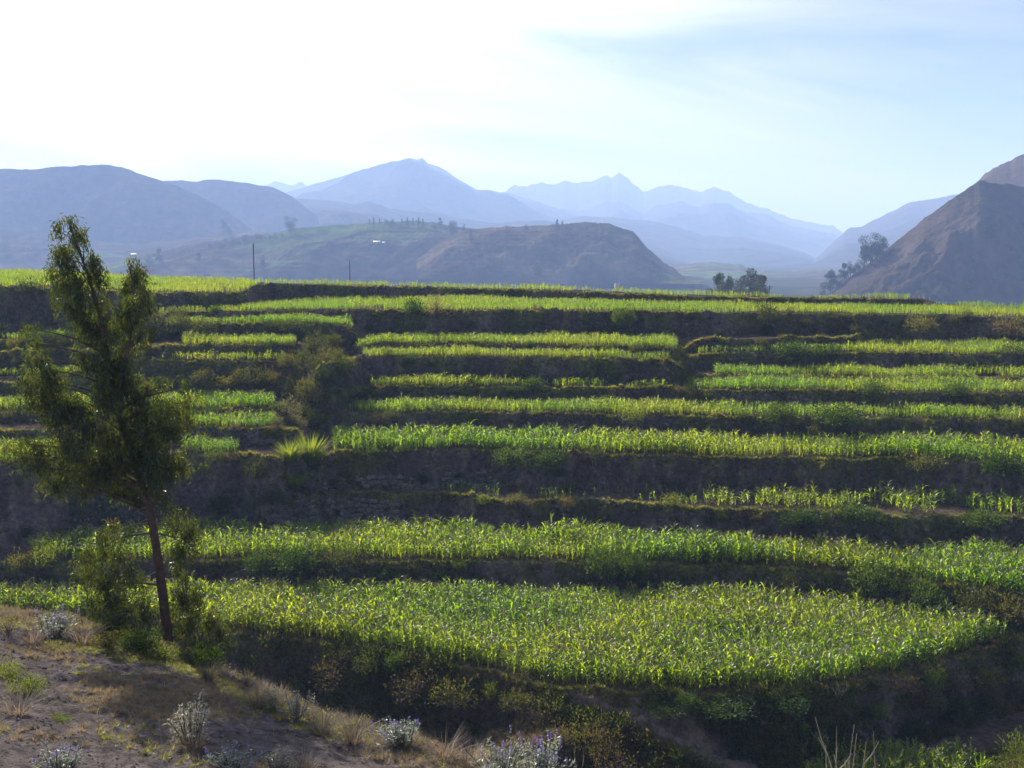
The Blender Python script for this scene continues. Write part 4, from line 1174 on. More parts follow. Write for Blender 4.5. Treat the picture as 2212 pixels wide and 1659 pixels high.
def f_green(X, Y, r):
    d = np.full(len(X), 99.0)
    for a, b in zip(gp[:-1], gp[1:]): d = np.minimum(d, seg(X, Y, a, b)[0])
    w_ = .75 + .35 * noise(X * .4, Y * .4, 88)
    return (d < w_) | ((fbm(X * .3, Y * .3, 3, 89) > .55) & (r.random(len(X)) < .15))
library('short_green', [tuft_mesh('short_green_tuft', 740 + i, 26, (0.12, 0.15, 0.03), (0.22, 0.21, 0.06), .8, .02, .5) for i in range(3)])
P = near_points(60000, 543, f_green)
scatter('grass', 'short_green', P, rng.uniform(.10, .26, len(P)), 'green grass strip along the near path and patches', 62, .2)
def clod_mesh(name, seed):
    r = np.random.default_rng(seed)
    me_ = bpy.data.meshes.new(name)
    import bmesh
    bm = bmesh.new(); bmesh.ops.create_icosphere(bm, subdivisions=1, radius=1)
    for v in bm.verts: v.co *= 0.7 + .5 * r.random(); v.co.z *= .7
    bm.to_mesh(me_); bm.free()
    ca = me_.color_attributes.new('Col', 'FLOAT_COLOR', 'POINT')
    k = r.uniform(.8, 1.3)
    ca.data.foreach_set('color', np.tile(np.array([0.19 * k, 0.146 * k, 0.125 * k, 1], np.float32), len(me_.vertices)))
    me_.materials.append(M_ground)
    return me_
library('clods', [clod_mesh('clod', 750 + i) for i in range(4)])
P = near_points(26000, 545, lambda X, Y, r: fbm(X * .18, Y * .18, 4, 21) < r.uniform(-.3, .5, len(X)))
scatter('soil_clods', 'clods', P, rng.uniform(.012, .05, len(P)) * (1 + 1.6 * (rng.random(len(P)) > .95)), 'clods of ploughed dark soil on the near slope', 63, .6)
library('straw_bits', [twig_mesh('straw_bit', 760 + i, 1, (0.45, 0.38, 0.24), 1.0, .03, .4) for i in range(3)])
P = near_points(6000, 547, lambda X, Y, r: np.ones(len(X), bool))
scatter('straw_litter', 'straw_bits', P + np.array([0, 0, .03]), rng.uniform(.06, .26, len(P)), 'loose straw lying on the near slope', 64, 1.4)

# ------------------------------------------------------------------ the eucalyptus
TB = hit(606, 1390)
YT = TB[1]
def tp(x, y, dy=0.0):
    p = at(x, y, YT + dy); return p
root = bpy.data.objects.new('eucalyptus_tree', None); COL.objects.link(root); root.location = TB
tag(root, 'tall leaning eucalyptus with drooping leaves and bare lower trunk', 'tree')
def rel(p): return np.asarray(p) - TB
def smooth_path(pts, n=24):
    pts = np.asarray(pts, float); q = np.linspace(0, 1, len(pts)); qq = np.linspace(0, 1, n)
    out_ = np.stack([np.interp(qq, q, pts[:, k]) for k in range(3)], 1)
    for _ in range(3): out_[1:-1] = .25 * out_[:-2] + .5 * out_[1:-1] + .25 * out_[2:]
    return out_
px1 = [(608, 1400), (604, 1376), (590, 1320), (572, 1230), (558, 1160), (545, 1110), (522, 1062)]
px1 = [(365, 1400), (362, 1376), (354, 1300), (343, 1220), (333, 1150), (325, 1110), (312, 1062), (290, 1000), (272, 950), (255, 890), (242, 830), (232, 770), (222, 710), (207, 650), (190, 590), (165, 530), (148, 480)]
TB = hit(364, 1392); YT = TB[1]; root.location = TB
tpath = smooth_path([rel(tp(x, y)) for x, y in px1], 40)
g = Geo(); trad = np.concatenate([np.linspace(.205, .165, 8), np.linspace(.16, .022, 32)])
tj = tpath.copy()
g.tube(tj, trad, 10, (0.130, 0.086, 0.063))
obj('trunk', g.mesh('trunk', [M_bark], True), root)
second = smooth_path([rel(tp(x, y, d)) for x, y, d in [(252, 880, 0), (262, 820, -.2), (275, 760, -.4), (285, 700, -.5), (292, 640, -.5), (280, 575, -.5)]], 20)
g = Geo(); g.tube(second, np.linspace(.12, .02, 20), 7, (0.13, 0.09, 0.065)); obj('leader', g.mesh('leader', [M_bark], True), root)

CL = [(142, 478, 20, 16, .5), (128, 500, 16, 22, .5), (158, 505, 26, 20, .6), (182, 512, 14, 9, .5), (135, 535, 24, 18, .8), (165, 545, 22, 14, .6), (150, 575, 36, 24, 1), (188, 580, 22, 22, .8), (140, 605, 24, 16, .8), (178, 612, 34, 22, 1), (212, 602, 12, 18, .5), (196, 640, 26, 20, .8),
      (215, 660, 18, 20, .6), (165, 672, 34, 16, .8), (140, 662, 16, 10, .5), (195, 690, 36, 24, .9), (225, 700, 20, 24, .8), (205, 725, 34, 20, .9),
      (274, 568, 14, 14, .6), (290, 592, 22, 20, .8), (272, 606, 14, 20, .6), (300, 620, 24, 24, .9), (285, 650, 26, 26, 1), (308, 660, 18, 30, 1), (296, 695, 26, 26, 1), (310, 710, 14, 20, .8), (270, 690, 16, 26, .5), (262, 720, 22, 18, .6), (285, 738, 34, 14, .7),
      (222, 752, 26, 22, .8), (200, 768, 22, 18, .6), (240, 785, 24, 26, .8), (262, 792, 18, 24, 1.1), (268, 825, 18, 26, 1), (290, 838, 26, 36, .9), (300, 862, 28, 34, .9), (228, 820, 26, 34, 1), (245, 860, 40, 36, 1),
      (94, 712, 14, 16, .5), (92, 742, 14, 20, .5), (90, 775, 22, 24, .7), (112, 800, 26, 22, .7), (98, 825, 28, 26, .8), (128, 832, 30, 26, .8), (112, 868, 34, 28, .9), (150, 858, 26, 28, .8), (140, 900, 40, 30, 1), (180, 890, 30, 34, .9),
      (345, 832, 30, 10, .5), (375, 840, 14, 16, .4), (350, 868, 30, 24, .6), (385, 868, 20, 18, .5), (372, 895, 28, 24, .7), (335, 905, 36, 30, .9), (365, 930, 26, 30, .8), (398, 915, 14, 16, .4),
      (210, 930, 50, 36, 1), (270, 930, 46, 40, 1.1), (315, 950, 36, 36, 1), (150, 945, 40, 26, .9), (120, 975, 36, 24, .8), (80, 960, 24, 14, .6), (45, 955, 28, 12, .5), (28, 975, 20, 12, .4), (62, 990, 30, 14, .5), (170, 985, 50, 26, 1), (230, 985, 50, 34, 1.1), (300, 1000, 44, 30, 1.1), (350, 985, 34, 40, 1), (375, 1010, 16, 26, .6), (110, 1012, 34, 18, .8), (150, 1030, 40, 20, .9), (210, 1030, 44, 24, 1), (265, 1045, 36, 22, .9), (330, 1035, 30, 22, .9),
      (125, 1050, 26, 14, .6), (180, 1060, 24, 14, .6), (105, 1035, 14, 14, .4), (240, 1070, 14, 14, .5), (290, 1075, 22, 16, .6), (340, 1070, 16, 22, .6), (352, 1082, 10, 18, .5),
      (255, 1130, 16, 14, .45), (235, 1150, 16, 18, .4), (270, 1150, 18, 14, .35), (395, 1112, 26, 10, .6), (410, 1128, 16, 22, .7), (385, 1130, 14, 22, .6), (402, 1160, 16, 26, .8), (390, 1195, 18, 26, .7), (415, 1190, 10, 18, .4), (395, 1235, 16, 28, .7), (405, 1275, 18, 26, .8), (395, 1310, 20, 26, .8), (425, 1290, 14, 22, .5), (430, 1330, 18, 26, .7), (415, 1355, 24, 26, .8), (450, 1350, 18, 24, .6), (445, 1385, 26, 24, .8), (475, 1375, 16, 26, .6), (480, 1400, 14, 16, .5),
      (222, 1165, 14, 24, .5), (228, 1200, 10, 30, .7), (198, 1190, 20, 22, .5), (180, 1215, 18, 20, .4), (250, 1195, 16, 26, .4), (205, 1235, 24, 22, .6), (165, 1250, 14, 16, .35), (240, 1240, 24, 24, .6), (270, 1225, 18, 30, .5), (285, 1260, 20, 30, .6), (225, 1275, 34, 26, .7), (190, 1290, 22, 22, .5), (265, 1300, 26, 26, .7), (300, 1305, 18, 30, .6), (235, 1320, 34, 22, .7), (285, 1340, 26, 20, .6), (255, 1360, 30, 16, .6), (210, 1345, 24, 16, .5)]
rt = np.random.default_rng(91)
LP, LD, LC, LS_ = [], [], [], []
gb = []
upx = YT / FV
for (cx, cy, rx, ry, dn) in CL:
    low = cy > 1100
    if 700 < cy < 1090: cx = 235 + (cx - 235) * 1.12
    cdy = rt.normal(0, .55 if not low else .7)
    c = rel(tp(cx, cy, cdy))
    ntw = int(max(4, dn * rx * ry * (.085 if low else .078)))
    ns_ = max(2, int(rx * ry / 170))
    sc_ = rt.normal(size=(ns_, 3)); sc_ = sc_ / np.linalg.norm(sc_, axis=1)[:, None] * rt.random((ns_, 1)) ** .5
    v = sc_[rt.integers(0, ns_, ntw)] + rt.normal(0, .26, (ntw, 3))
    base = c + v * np.array([rx * 1.15, (rx + ry) * .6, ry]) * upx * 1.12
    orange = (cx, cy) in ((290, 838), (255, 1130), (94, 712), (385, 868))
    for b in base:
        nl = rt.integers(10, 24); Lh = rt.uniform(.2, .75)
        f = np.linspace(0, 1, nl)[:, None]
        out_d = np.array([rt.normal(0, .28), rt.normal(0, .28), 0])
        pts = b + out_d * np.sqrt(f) * Lh + np.array([0, 0, -1]) * f * Lh + np.array([0, 0, .18])
        LP.append(pts + rt.normal(0, .07, (nl, 3)))
        d = np.array([0, 0, -1.0]) + rt.normal(0, .6, (nl, 3)); LD.append(unit(d))
        cc = np.array([0.036, 0.056, 0.014]) * rt.uniform(.6, 1.4)
        if orange and rt.random() < .28: cc = np.array([0.11, 0.066, 0.018]) * rt.uniform(.7, 1.2)
        elif rt.random() < .25: cc = np.array([0.075, 0.085, 0.015])
        if low: cc = cc * .8  # shading of the low sprays put into a darker leaf colour
        LC.append(np.tile(cc, (nl, 1)))
    # limb from the stem to the clump
    if not (low and rt.random() < .8):
        stem = second if (cx > 255 and cy < 745) else tpath
        zt = c[2] - (.9 if not low else -.5)
        j = int(np.argmin(np.abs(stem[:, 2] - zt) + .15 * np.abs(stem[:, 0] - c[0])))
        a = stem[j]; md = .5 * (a + c) + np.array([0, 0, .22])
        Ln = np.linalg.norm(c - a)
        gb.append(([a, a * .7 + c * .3 + np.array([0, 0, .12]), md, c], np.array([.045, .034, .022, .008]) * np.clip(Ln / 1.8, .45, 1.5), low))
for pts, rd, low in gb:
    g = Geo(); g.tube(smooth_path(pts, 9), np.interp(np.linspace(0, 1, 9), [0, .33, .66, 1], rd), 5, (0.11, 0.08, 0.06) if not low else (0.16, 0.125, 0.095))
    obj('branch', g.mesh('branch', [M_bark], True), root)
for (x0, y0, x1, y1, dd) in [(322, 1095, 285, 1110, -.3), (328, 1118, 262, 1145, -.5), (326, 1122, 300, 1108, .2), (345, 1230, 300, 1250, -.3), (338, 1180, 375, 1165, .2), (352, 1300, 385, 1268, -.2), (350, 1310, 312, 1330, -.4), (330, 1130, 392, 1104, .3)]:
    a, b = rel(tp(x0, y0)), rel(tp(x1, y1, dd)); g = Geo()
    g.tube(smooth_path([a, .5 * (a + b) + np.array([0, rt.normal(0, .15), rt.uniform(-.05, .2)]), b], 7), np.linspace(.024, .006, 7), 5, (0.24, 0.20, 0.165))
    obj('dead_branch', g.mesh('dead_branch', [M_bark], True), root)
LP, LD, LC = np.concatenate(LP), np.concatenate(LD), np.concatenate(LC)
LP[:, 2] = np.maximum(LP[:, 2], H(LP[:, 0] + TB[0], LP[:, 1] + TB[1]) - TB[2] + .12)
S = unit(np.cross(LD, unit(rt.normal(size=LD.shape))))
g = Geo(); g.leaves(LP, LD, S, rt.uniform(.15, .26, len(LP)), rt.uniform(.030, .050, len(LP)), LC)
cro = obj('crown', g.mesh('crown', [M_euca]), root)
cro['kind'] = 'stuff'
print('bare shrub', p, top_ - p[2] if 'top_' in globals() else 0, 'crest', crest(.3)); print('tree leaves', len(LP), 'tree dist', YT)

# ------------------------------------------------------------------ far trees
def far_tree_parts(kind, seed):
    r = np.random.default_rng(seed); tr, cr_ = Geo(), Geo()
    if kind == 'euca':
        tr.tube([(0, 0, -.04), (.01, 0, .35), (r.normal(0, .02), 0, .7), (r.normal(0, .03), 0, .95)], [.018, .014, .009, .003], 5, (0.10, 0.08, 0.06))
        K = 11
        K = 16; cz = r.uniform(.16, .95, K); cen = np.stack([r.normal(0, .10, K) * (1.15 - cz) * 1.6, r.normal(0, .10, K) * (1.15 - cz) * 1.6, cz], 1)
        rad = r.uniform(.09, .15, K) * (1.25 - .6 * cz); n = 2600
    elif kind == 'conifer':
        tr.tube([(0, 0, -.04), (0, 0, .5), (0, 0, .98)], [.016, .010, .002], 5, (0.09, 0.07, 0.05))
        K = 16; cz = np.linspace(.15, .97, K); a = r.uniform(0, 6.28, K)
        rr = .15 * (1.03 - cz) * r.uniform(.5, 1.1, K); cen = np.stack([np.cos(a) * rr, np.sin(a) * rr, cz], 1); rad = .035 + .10 * (1 - cz); n = 1300
    else:
        tr.tube([(0, 0, -.05), (.01, .01, .3), (.02, 0, .6)], [.03, .024, .01], 5, (0.10, 0.08, 0.06))
        for k in range(4):
            e = np.array([r.normal(0, .22), r.normal(0, .22), r.uniform(.55, .8)]); tr.tube([(.01, .01, .3), e * .6 + np.array([0, 0, .1]), e], [.016, .010, .004], 4, (0.10, 0.08, 0.06))
        K = 18; cen = np.stack([r.normal(0, .17, K), r.normal(0, .17, K), r.uniform(.18, .85, K)], 1); rad = r.uniform(.13, .2, K); n = 3000
    ci = r.integers(0, K, n); d = unit(r.normal(size=(n, 3)))
    P_ = cen[ci] + d * (rad[ci] * r.random(n) ** .4)[:, None] * np.array([1, 1, .8])
    D = unit(d + r.normal(0, .7, (n, 3))); S_ = unit(np.cross(D, unit(r.normal(size=(n, 3)))))
    k = np.clip(.5 + .3 * r.normal(size=n) + .25 * r.normal(size=K)[ci], 0, 1)[:, None]
    cr_.leaves(P_, D, S_, r.uniform(.03, .055, n), r.uniform(.016, .028, n), np.array([0.028, 0.042, 0.018]) * (1 - k) + np.array([0.06, 0.075, 0.03]) * k)
    return tr.mesh('trunk', [M_bark]), cr_.mesh('crown', [M_fartree])
FT = {k: [far_tree_parts(k, 800 + 10 * j + i) for i in range(4)] for j, k in enumerate(('euca', 'conifer', 'round'))}
_ft = {}
def far_tree(kind, p, hgt, wid, label, group=None):
    k = _ft.get(kind, 0); _ft[kind] = k + 1
    a, b = FT[kind][k % 4]
    o = obj({'euca': 'eucalyptus_tree', 'conifer': 'conifer_tree', 'round': 'broad_tree'}[kind], None, None, p, rng.uniform(0, 6.28), (wid, wid, hgt))
    tag(o, label, 'tree', group)
    obj('trunk', a, o); obj('crown', b, o)
    return o
def on_hill(name, x, y):
    X, Y, Z = HILLS[name]
    ZZ = Z - CAMZ; s = ZZ / Y; t = X / Y
    b = np.tan(np.arctan(s) + PITCH); yy = VH / 2 - FV * b
    xx = VW / 2 + FV * t * (math.cos(PITCH) + b * math.sin(PITCH))
    i = np.argmin((xx - x) ** 2 + (yy - y) ** 2); i = np.unravel_index(i, X.shape)
    return np.array([X[i], Y[i], Z[i]])
def wtree(kind, hill_, x, y, hpx, label, group=None, wf=1.0):
    p = on_hill(hill_, x, y); h = hpx * p[1] / FV
    far_tree(kind, p, h, h * wf, label, group)
for a in [('round', 'right_hill', 1880, 573, 74, 'largest dark tree on the ridge of the right hill', None, .8), ('round', 'right_hill', 1907, 550, 44, 'tree beside the largest one on the right ridge', None, .8), ('euca', 'right_hill', 1868, 582, 50, 'slim tree left of the largest one on the right ridge', None, 1.2),
          ('euca', 'right_hill', 1819, 606, 42, 'slender tree halfway down the right ridge', None, 1.2), ('round', 'right_hill', 1838, 598, 36, 'rounded tree halfway down the right ridge', None, .9), ('euca', 'right_hill', 1794, 632, 56, 'loose tree at the foot of the right ridge', None, 1.3), ('round', 'right_hill', 1773, 640, 22, 'small tree at the very foot of the right ridge', None, 1),
          ('euca', 'right_hill', 1996, 645, 32, 'faint tree at the base of the right hill face', None, 1.3), ('round', 'right_hill', 2038, 652, 32, 'faint rounded tree at the base of the right hill face', None, 1), ('euca', 'right_hill', 2142, 522, 40, 'lone faint tree up on the right hill face', None, 1.5),
          ('round', 'right_hill', 1893, 566, 52, 'tree filling the gap between the two biggest on the right ridge', None, .9), ('round', 'right_hill', 1852, 592, 34, 'low tree between the largest and the slender tree on the ridge', None, 1.1), ('round', 'right_hill', 1806, 622, 34, 'low tree above the loose one at the ridge foot', None, 1.1)]: wtree(*a)
def vtree(kind, x, ytop, Y, wpx, label, group=None):
    t, s = ray(x, ytop); zb = float(valley_z(np.array([t * Y]), np.array([Y]))[0]) if Y > 300 else float(H(t * Y, Y))
    zb = max(zb, float(H(np.array([t * Y]), np.array([Y]))[0])) if Y < 460 else zb
    h = CAMZ + s * Y - zb
    w = wpx * Y / FV / {'euca': .30, 'conifer': .30, 'round': .55}[kind]
    far_tree(kind, np.array([t * Y, Y, zb]), h, w, label, group)
for a in [('euca', 1553, 588, 600, 26, 'left slim tree of the group behind the plateau'), ('euca', 1574, 584, 610, 22, 'thin pointed tree second in the group behind the plateau'), ('round', 1600, 588, 596, 32, 'rounded tree third in the group behind the plateau'), ('euca', 1622, 580, 606, 36, 'tall tree of the group behind the plateau'), ('round', 1637, 584, 590, 38, 'broad tree at the right of the group behind the plateau'),
          ('round', 1562, 600, 585, 34, 'low tree at the left foot of the group behind the plateau'), ('round', 1588, 602, 582, 34, 'low tree in the middle of the group behind the plateau'), ('round', 1618, 598, 580, 40, 'broad low tree under the tall one behind the plateau'), ('euca', 1648, 596, 604, 20, 'slim tree at the right end of the group behind the plateau')]: vtree(*a)
MT = [(797, 488, 15, 'conifer'), (808, 487, 17, 'conifer'), (820, 487, 16, 'conifer'), (836, 487, 15, 'round'), (848, 487, 16, 'round'), (868, 488, 16, 'conifer'), (880, 489, 19, 'conifer'), (892, 489, 18, 'conifer'), (904, 490, 20, 'conifer'), (915, 491, 18, 'conifer'), (950, 492, 22, 'euca'), (938, 496, 14, 'round')]
for i, (x, y, h, k) in enumerate(MT): wtree(k, 'terraced_mound', x, y, h, 'small dark tree in the row along the mound top', 'trees along the mound top', 1.1)
for a in [('euca', 'rocky_spur', 1405, 613, 42, 'lone slim tree below the rocky spur', None, 1.2), ('round', 'rocky_spur', 1162, 596, 38, 'lone faint tree in front of the spur face', None, .8), ('euca', 'terraced_mound', 571, 590, 38, 'faint slim tree behind the tall pole', None, 1.1),
          ('round', 'terraced_mound', 978, 512, 40, 'big dark tree on the mound top right of the tree row', None, .8), ('conifer', 'rocky_spur', 1003, 500, 16, 'tiny tree beside the big dark mound tree', None, 1.2), ('conifer', 'rocky_spur', 1017, 518, 24, 'slim tree lower on the mound shoulder', None, 1.2),
          ('conifer', 'rocky_spur', 1204, 500, 26, 'tallest conifer of the clump on the spur', None, 1.3), ('conifer', 'rocky_spur', 1214, 500, 22, 'middle conifer of the clump on the spur', None, 1.3), ('round', 'rocky_spur', 1226, 500, 18, 'rounded tree at the right of the spur clump', None, 1.2), ('round', 'rocky_spur', 1137, 498, 14, 'small tree alone on the spur crest', None, 1.2),
          ('round', 'terraced_mound', 625, 503, 38, 'broad tree on the left shoulder of the mound', None, .9), ('euca', 'left_foothill', 482, 508, 32, 'pale tall tree on the low foothill', None, 1.3), ('round', 'left_foothill', 494, 508, 22, 'rounded tree beside the pale tall one on the foothill', None, 1),
          ('round', 'terraced_mound', 324, 580, 32, 'hazy rounded tree on the lower left slope', None, 1), ('euca', 'terraced_mound', 344, 572, 36, 'hazy tall tree on the lower left slope', None, 1.2), ('round', 'left_foothill', 14, 552, 36, 'hazy tree at the left frame edge', None, .9), ('euca', 'terraced_mound', 430, 566, 22, 'small hazy tree left of the tall pole', None, 1.2)]: wtree(*a)
for i in range(16): wtree('round', 'terraced_mound', 455 + i * 10 + rng.uniform(-3, 3), 536 - i * 1.6 + rng.uniform(-5, 5), rng.uniform(9, 17), 'low tree in the hedge climbing the left side of the mound', 'hedge trees on the mound', 1.3)
for i in range(8): wtree('round', 'left_foothill', 40 + i * 11 + rng.uniform(-3, 3), 546 + rng.uniform(-3, 3), rng.uniform(7, 13), 'low tree in the hedge at the far left', 'hedge trees at the far left', 1.5)

# scrub over the brown hills
library('scrub', [weed_mesh('scrub_bush', 900 + i, 60, (0.05, 0.055, 0.03), (0.10, 0.095, 0.05), .3) for i in range(4)])
def scrub(hill_, n, seed, smin, smax, label):
    X, Y, Z = HILLS[hill_]; r = np.random.default_rng(seed)
    a, b = X.shape
    i = r.integers(0, a - 1, n); j = r.integers(0, b - 1, n); u, v = r.random(n), r.random(n)
    f = lambda A: (A[i, j] * (1 - u) + A[i + 1, j] * u) * (1 - v) + (A[i, j + 1] * (1 - u) + A[i + 1, j + 1] * u) * v
    P_ = np.stack([f(X), f(Y), f(Z)], 1)
    k = fbm(P_[:, 0] * .03, P_[:, 1] * .03, 3, seed) > r.uniform(-.7, .5, n)
    P_ = P_[k]
    scatter('scrub', 'scrub', P_, r.uniform(smin, smax, len(P_)), label, seed, .2)
scrub('right_hill', 9000, 920, .7, 2.2, 'low scrub dotting the steep right hill')
scrub('right_hill_summit', 5000, 921, .8, 2.4, 'low scrub dotting the sunlit shoulder of the right hill')
scrub('rocky_spur', 5000, 922, .8, 2.6, 'low scrub dotting the rocky spur')
scrub('terraced_mound', 6000, 923, .8, 2.6, 'low scrub dotting the terraced mound')
scrub('left_hill', 5000, 924, 1.2, 3.5, 'low scrub dotting the long left hill')

# ------------------------------------------------------------------ poles, houses, gateway, stone walls
def pole(x, yb, yt, Y, label, arm=False, cap=True):
    base = at(x, yb, Y); t, s = ray(x, yt); top = CAMZ + s * Y
    zb = float(H(np.array([base[0]]), np.array([Y]))[0]) if Y < 460 else float(valley_z(np.array([base[0]]), np.array([Y]))[0])
    h = top - zb; o = obj('utility_pole', None, None, (base[0], Y, zb))
    tag(o, label, 'pole')
    g = Geo(); g.tube([(0, 0, -.3), (0, 0, h * .5), (0, 0, h)], [.16, .13, .10], 8, (0.10, 0.085, 0.075)); obj('shaft', g.mesh('shaft', [M_plain], True), o)
    if arm:
        for dz_, wd in ((.5, 1.9), (1.2, 1.3)):
            g = Geo(); g.box((0, -.13, h - dz_), (wd, .10, .12), (0.10, 0.085, 0.075)); c_ = obj('crossarm', g.mesh('crossarm', [M_plain]), o)
            for sx in (-.42, .42):
                g = Geo(); g.tube([(sx * wd, -.13, h - dz_ + .06), (sx * wd, -.13, h - dz_ + .28)], [.05, .04], 6, (0.35, 0.33, 0.30)); obj('insulator', g.mesh('insulator', [M_plain]), c_)
    if cap:
        g = Geo(); g.tube([(0, 0, h), (0, 0, h + .18), (0, 0, h + .32)], [.14, .16, .04], 8, (0.12, 0.10, 0.09)); obj('pole_top', g.mesh('pole_top', [M_plain]), o)
        g = Geo(); g.box((0, -.14, h - .35), (.55, .08, .10), (0.12, 0.10, 0.09)); obj('bracket', g.mesh('bracket', [M_plain]), o)
pole(549, 600, 529, 262, 'tall bare pole rising from the plateau at left of centre')
pole(756, 606, 563, 330, 'thinner distant pole right of the tall one', cap=False)
pole(1662, 640, 616, 360, 'short pole with crossarms beside the trees behind the plateau', arm=True, cap=False)

def farmhouse(hill_, x, y, wpx, hpx, dep, label, rz_=0.2):
    p = on_hill(hill_, x, y); u = p[1] / FV; w_, h_ = wpx * u, hpx * u
    o = obj('farmhouse', None, None, p, rz_); tag(o, label, 'house')
    g = Geo(); g.box((0, 0, h_ * .3), (w_ * .9, dep, h_ * .9), (0.32, 0.25, 0.18)); wl_ = obj('wall', g.mesh('wall', [M_plain]), o)
    for sx in (-.25, .22):
        g = Geo(); g.box((sx * w_, -dep / 2 - .03, h_ * .3), (w_ * .12, .06, h_ * .5), (0.06, 0.05, 0.045)); obj('door' if sx < 0 else 'window', g.mesh('opening', [M_plain]), o)
    g = Geo()
    zb_, zt_ = h_ * .75, h_ * 1.25
    V = [(-w_ / 2, -dep * .62, zb_), (w_ / 2, -dep * .62, zb_), (w_ / 2, dep * .62, zt_), (-w_ / 2, dep * .62, zt_), (-w_ / 2, -dep * .62, zb_ + .1), (w_ / 2, -dep * .62, zb_ + .1), (w_ / 2, dep * .62, zt_ + .1), (-w_ / 2, dep * .62, zt_ + .1)]
    g.add(V, [[0, 3, 2, 1], [4, 5, 6, 7], [0, 1, 5, 4], [1, 2, 6, 5], [2, 3, 7, 6], [3, 0, 4, 7]], (0.72, 0.73, 0.74))
    obj('roof', g.mesh('roof', [M_roof]), o)
m, n, l, out = nmat('metal_roof')
bs = n.new('ShaderNodeBsdfPrincipled'); bs.inputs['Base Color'].default_value = (.5, .5, .5, 1); bs.inputs['Metallic'].default_value = .1; bs.inputs['Roughness'].default_value = .35
nt = n.new('ShaderNodeTexNoise'); nt.inputs['Scale'].default_value = 2; rp = n.new('ShaderNodeMapRange'); rp.inputs['To Min'].default_value = .5; rp.inputs['To Max'].default_value = .8
l.new(nt.outputs[0], rp.inputs['Value']); l.new(rp.outputs[0], bs.inputs['Roughness']); l.new(bs.outputs[0], out.inputs['Surface']); M_roof = m
farmhouse('terraced_mound', 288, 527, 12, 5, 4.0, 'small house with a bright metal roof on the left slope', .5)
farmhouse('terraced_mound', 813, 527, 16, 5, 4.0, 'low house with a white roof in the middle of the mound', .1)
farmhouse('terraced_mound', 828, 527, 6, 4, 3.0, 'tiny shed right of the low white roofed house', .1)

# whitewashed gateway with tiled walls behind the plateau
Yg = 300.0; tg, sg = ray(1333, 617)
zg = float(H(np.array([tg * Yg]), np.array([Yg]))[0]); hg = CAMZ + ray(1333, 612)[1] * Yg - zg
gw = obj('gateway', None, None, (tg * Yg, Yg, zg), .12); tag(gw, 'whitewashed gabled gateway between tiled walls behind the plateau', 'gateway')
g = Geo(); wg = 3.0
V = []
for yy in (-.35, .35): V += [(-wg / 2, yy, 0), (wg / 2, yy, 0), (wg / 2, yy, hg * .86), (wg * .22, yy, hg * .9), (wg * .18, yy, hg), (-wg * .18, yy, hg), (-wg * .22, yy, hg * .9), (-wg / 2, yy, hg * .86)]
F_ = [[q, (q + 1) % 8, (q + 1) % 8 + 8, q + 8] for q in range(8)]
g.add(V, np.array(F_)); g.F.append(np.array([[7, 6, 5, 4, 3, 2, 1, 0]])); g.M.append(np.zeros(1)); g.F.append(np.array([[8, 9, 10, 11, 12, 13, 14, 15]])); g.M.append(np.zeros(1))
g.C[-1] = np.broadcast_to(np.array([.72, .70, .66]), g.C[-1].shape)
obj('wall', g.mesh('wall', [M_plain]), gw)
for sx, ln in ((-1, 3.2), (1, 9.0)):
    g = Geo(); g.box((sx * (wg / 2 + ln / 2), 0, hg * .40), (ln, .5, hg * .8), (0.26, 0.19, 0.14)); w_ = obj('side_wall', g.mesh('side_wall', [M_plain]), gw)
    g = Geo(); cx = sx * (wg / 2 + ln / 2); z0 = hg * .8
    Vc = [(cx - ln / 2, -.55, z0), (cx + ln / 2, -.55, z0), (cx + ln / 2, 0, z0 + .35), (cx - ln / 2, 0, z0 + .35), (cx - ln / 2, .55, z0), (cx + ln / 2, .55, z0)]
    g.add(Vc, [[0, 1, 2, 3], [3, 2, 5, 4], [0, 4, 5, 1]], (0.13, 0.085, 0.065)); obj('coping', g.mesh('coping', [M_plain]), w_)
g = Geo(); g.box((0, -.36, hg * .35), (1.1, .06, hg * .7), (0.09, 0.06, 0.045)); obj('door', g.mesh('door', [M_plain]), gw)

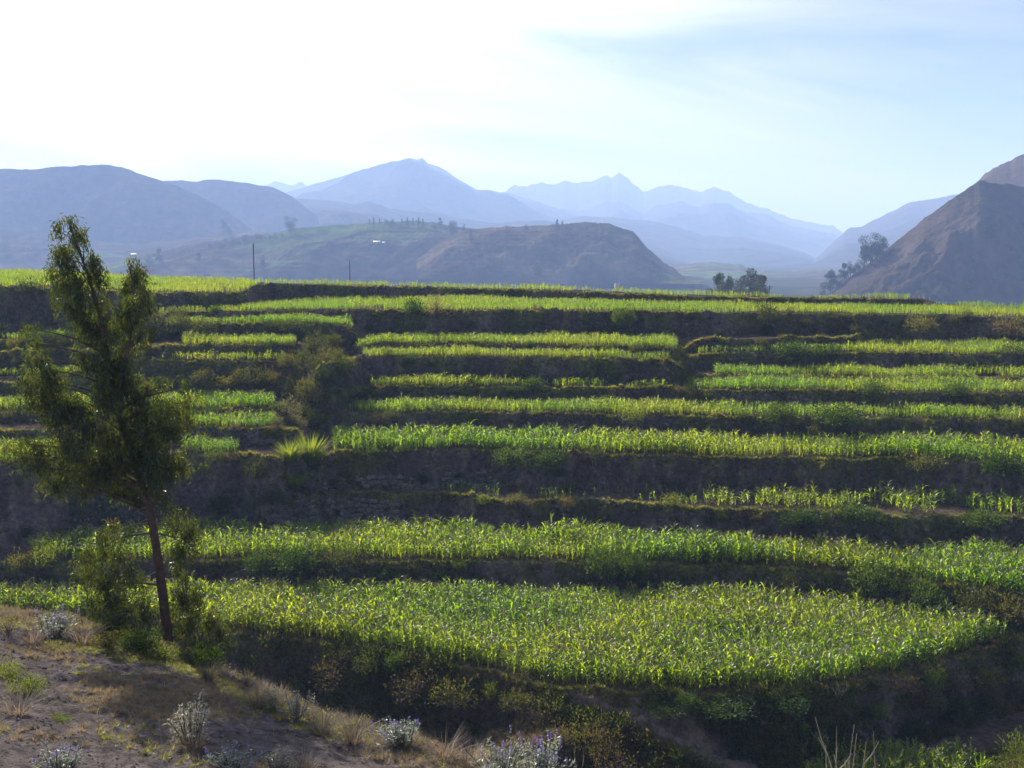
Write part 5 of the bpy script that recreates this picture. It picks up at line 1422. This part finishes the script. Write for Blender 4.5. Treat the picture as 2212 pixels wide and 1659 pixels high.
# dry stone walls holding up some banks: every stone a piece
def rock_mesh(seed):
    import bmesh
    r = np.random.default_rng(seed); bm = bmesh.new(); bmesh.ops.create_cube(bm, size=1.0)
    for v in bm.verts: v.co += Vector(r.normal(0, .07, 3))
    bmesh.ops.bevel(bm, geom=bm.edges[:], offset=.14, segments=1, affect='EDGES')
    me_ = bpy.data.meshes.new('stone'); bm.to_mesh(me_); bm.free()
    k = r.uniform(.75, 1.3); ca = me_.color_attributes.new('Col', 'FLOAT_COLOR', 'POINT')
    ca.data.foreach_set('color', np.tile(np.array([.16 * k, .14 * k, .122 * k, 1], np.float32), len(me_.vertices)))
    me_.materials.append(M_stone); return me_
RM = [rock_mesh(950 + i) for i in range(8)]
def stone_wall(zone, i, xa, xb, yv, frac, label, sz=.42):
    r = np.random.default_rng(int(xa)); Ye, Z, rw, zp = TIERS[zone][i]
    ta, tb = ray(xa, yv)[0], ray(xb, yv)[0]
    Ym = float(np.interp((ta + tb) / 2, TT, Ye)); tm = (ta + tb) / 2
    o = obj('stone_wall', None, None, (tm * Ym, Ym, float(H(np.array([tm * Ym]), np.array([Ym]))[0]))); tag(o, label, 'stone wall')
    org = np.array(o.location)
    for row, q in enumerate(np.arange(frac[0], frac[1], .13)):
        t = ta + r.uniform(0, .4) * sz / Ym
        while t < tb:
            w_ = sz * r.uniform(.7, 1.5)
            y_ = np.interp(t, TT, Ye - rw + rw * q); x_ = t * y_
            z_ = float(H(np.array([x_]), np.array([y_]))[0])
            if fbm(np.array([x_ * .45]), np.array([z_ * 1.2]), 2, 960)[0] < -.18: t += w_ / y_; continue
            s_ = obj('stone', RM[r.integers(0, 8)], o, np.array([x_, y_ - .06, z_]) - org, r.normal(0, .15), (w_ * .97, .45, sz * r.uniform(.6, .8)))
            t += w_ / y_
library('bank_rock', RM)
_P = bank_points(60000, 961, .35, .16, 76, 205)
scatter('bank_stones', 'bank_rock', _P + np.array([0, -.04, 0]), rng.uniform(.08, .34, (len(_P), 1)) * rng.uniform(.7, 1.3, (len(_P), 3)), 'weathered stones showing through the earth of the terrace banks', 66, .5)
print('bank stones', len(_P))
stone_wall('L', 3, 405, 605, 926, (.25, .98), 'dry stone wall under the small plot left of the gully')
stone_wall('M', 3, 700, 1130, 985, (.08, .5), 'dry stone wall low on the bank under the bright field', .5)
stone_wall('M', 2, 590, 860, 1070, (.2, .9), 'dry stone wall under the mossy lip right of the gully', .5)

# ------------------------------------------------------------------ valley air
hz = Geo(); hz.box((0, 9500, CAMZ + 390), (26000, 20000, 960))
m, n, l, out = nmat('haze_air')
pv = n.new('ShaderNodeVolumePrincipled')
pv.inputs['Color'].default_value = (0.37, 0.545, 1.0, 1)
pv.inputs['Absorption Color'].default_value = (0.3, 0.3, 0.3, 1)     # clear air scatters blue most and absorbs little
pv.inputs['Density'].default_value = 0.00018
pv.inputs['Anisotropy'].default_value = 0.06
l.new(pv.outputs[0], out.inputs['Volume'])
tag(obj('haze', hz.mesh('haze', m)), 'thin blue haze filling the valley', None, None, 'stuff')
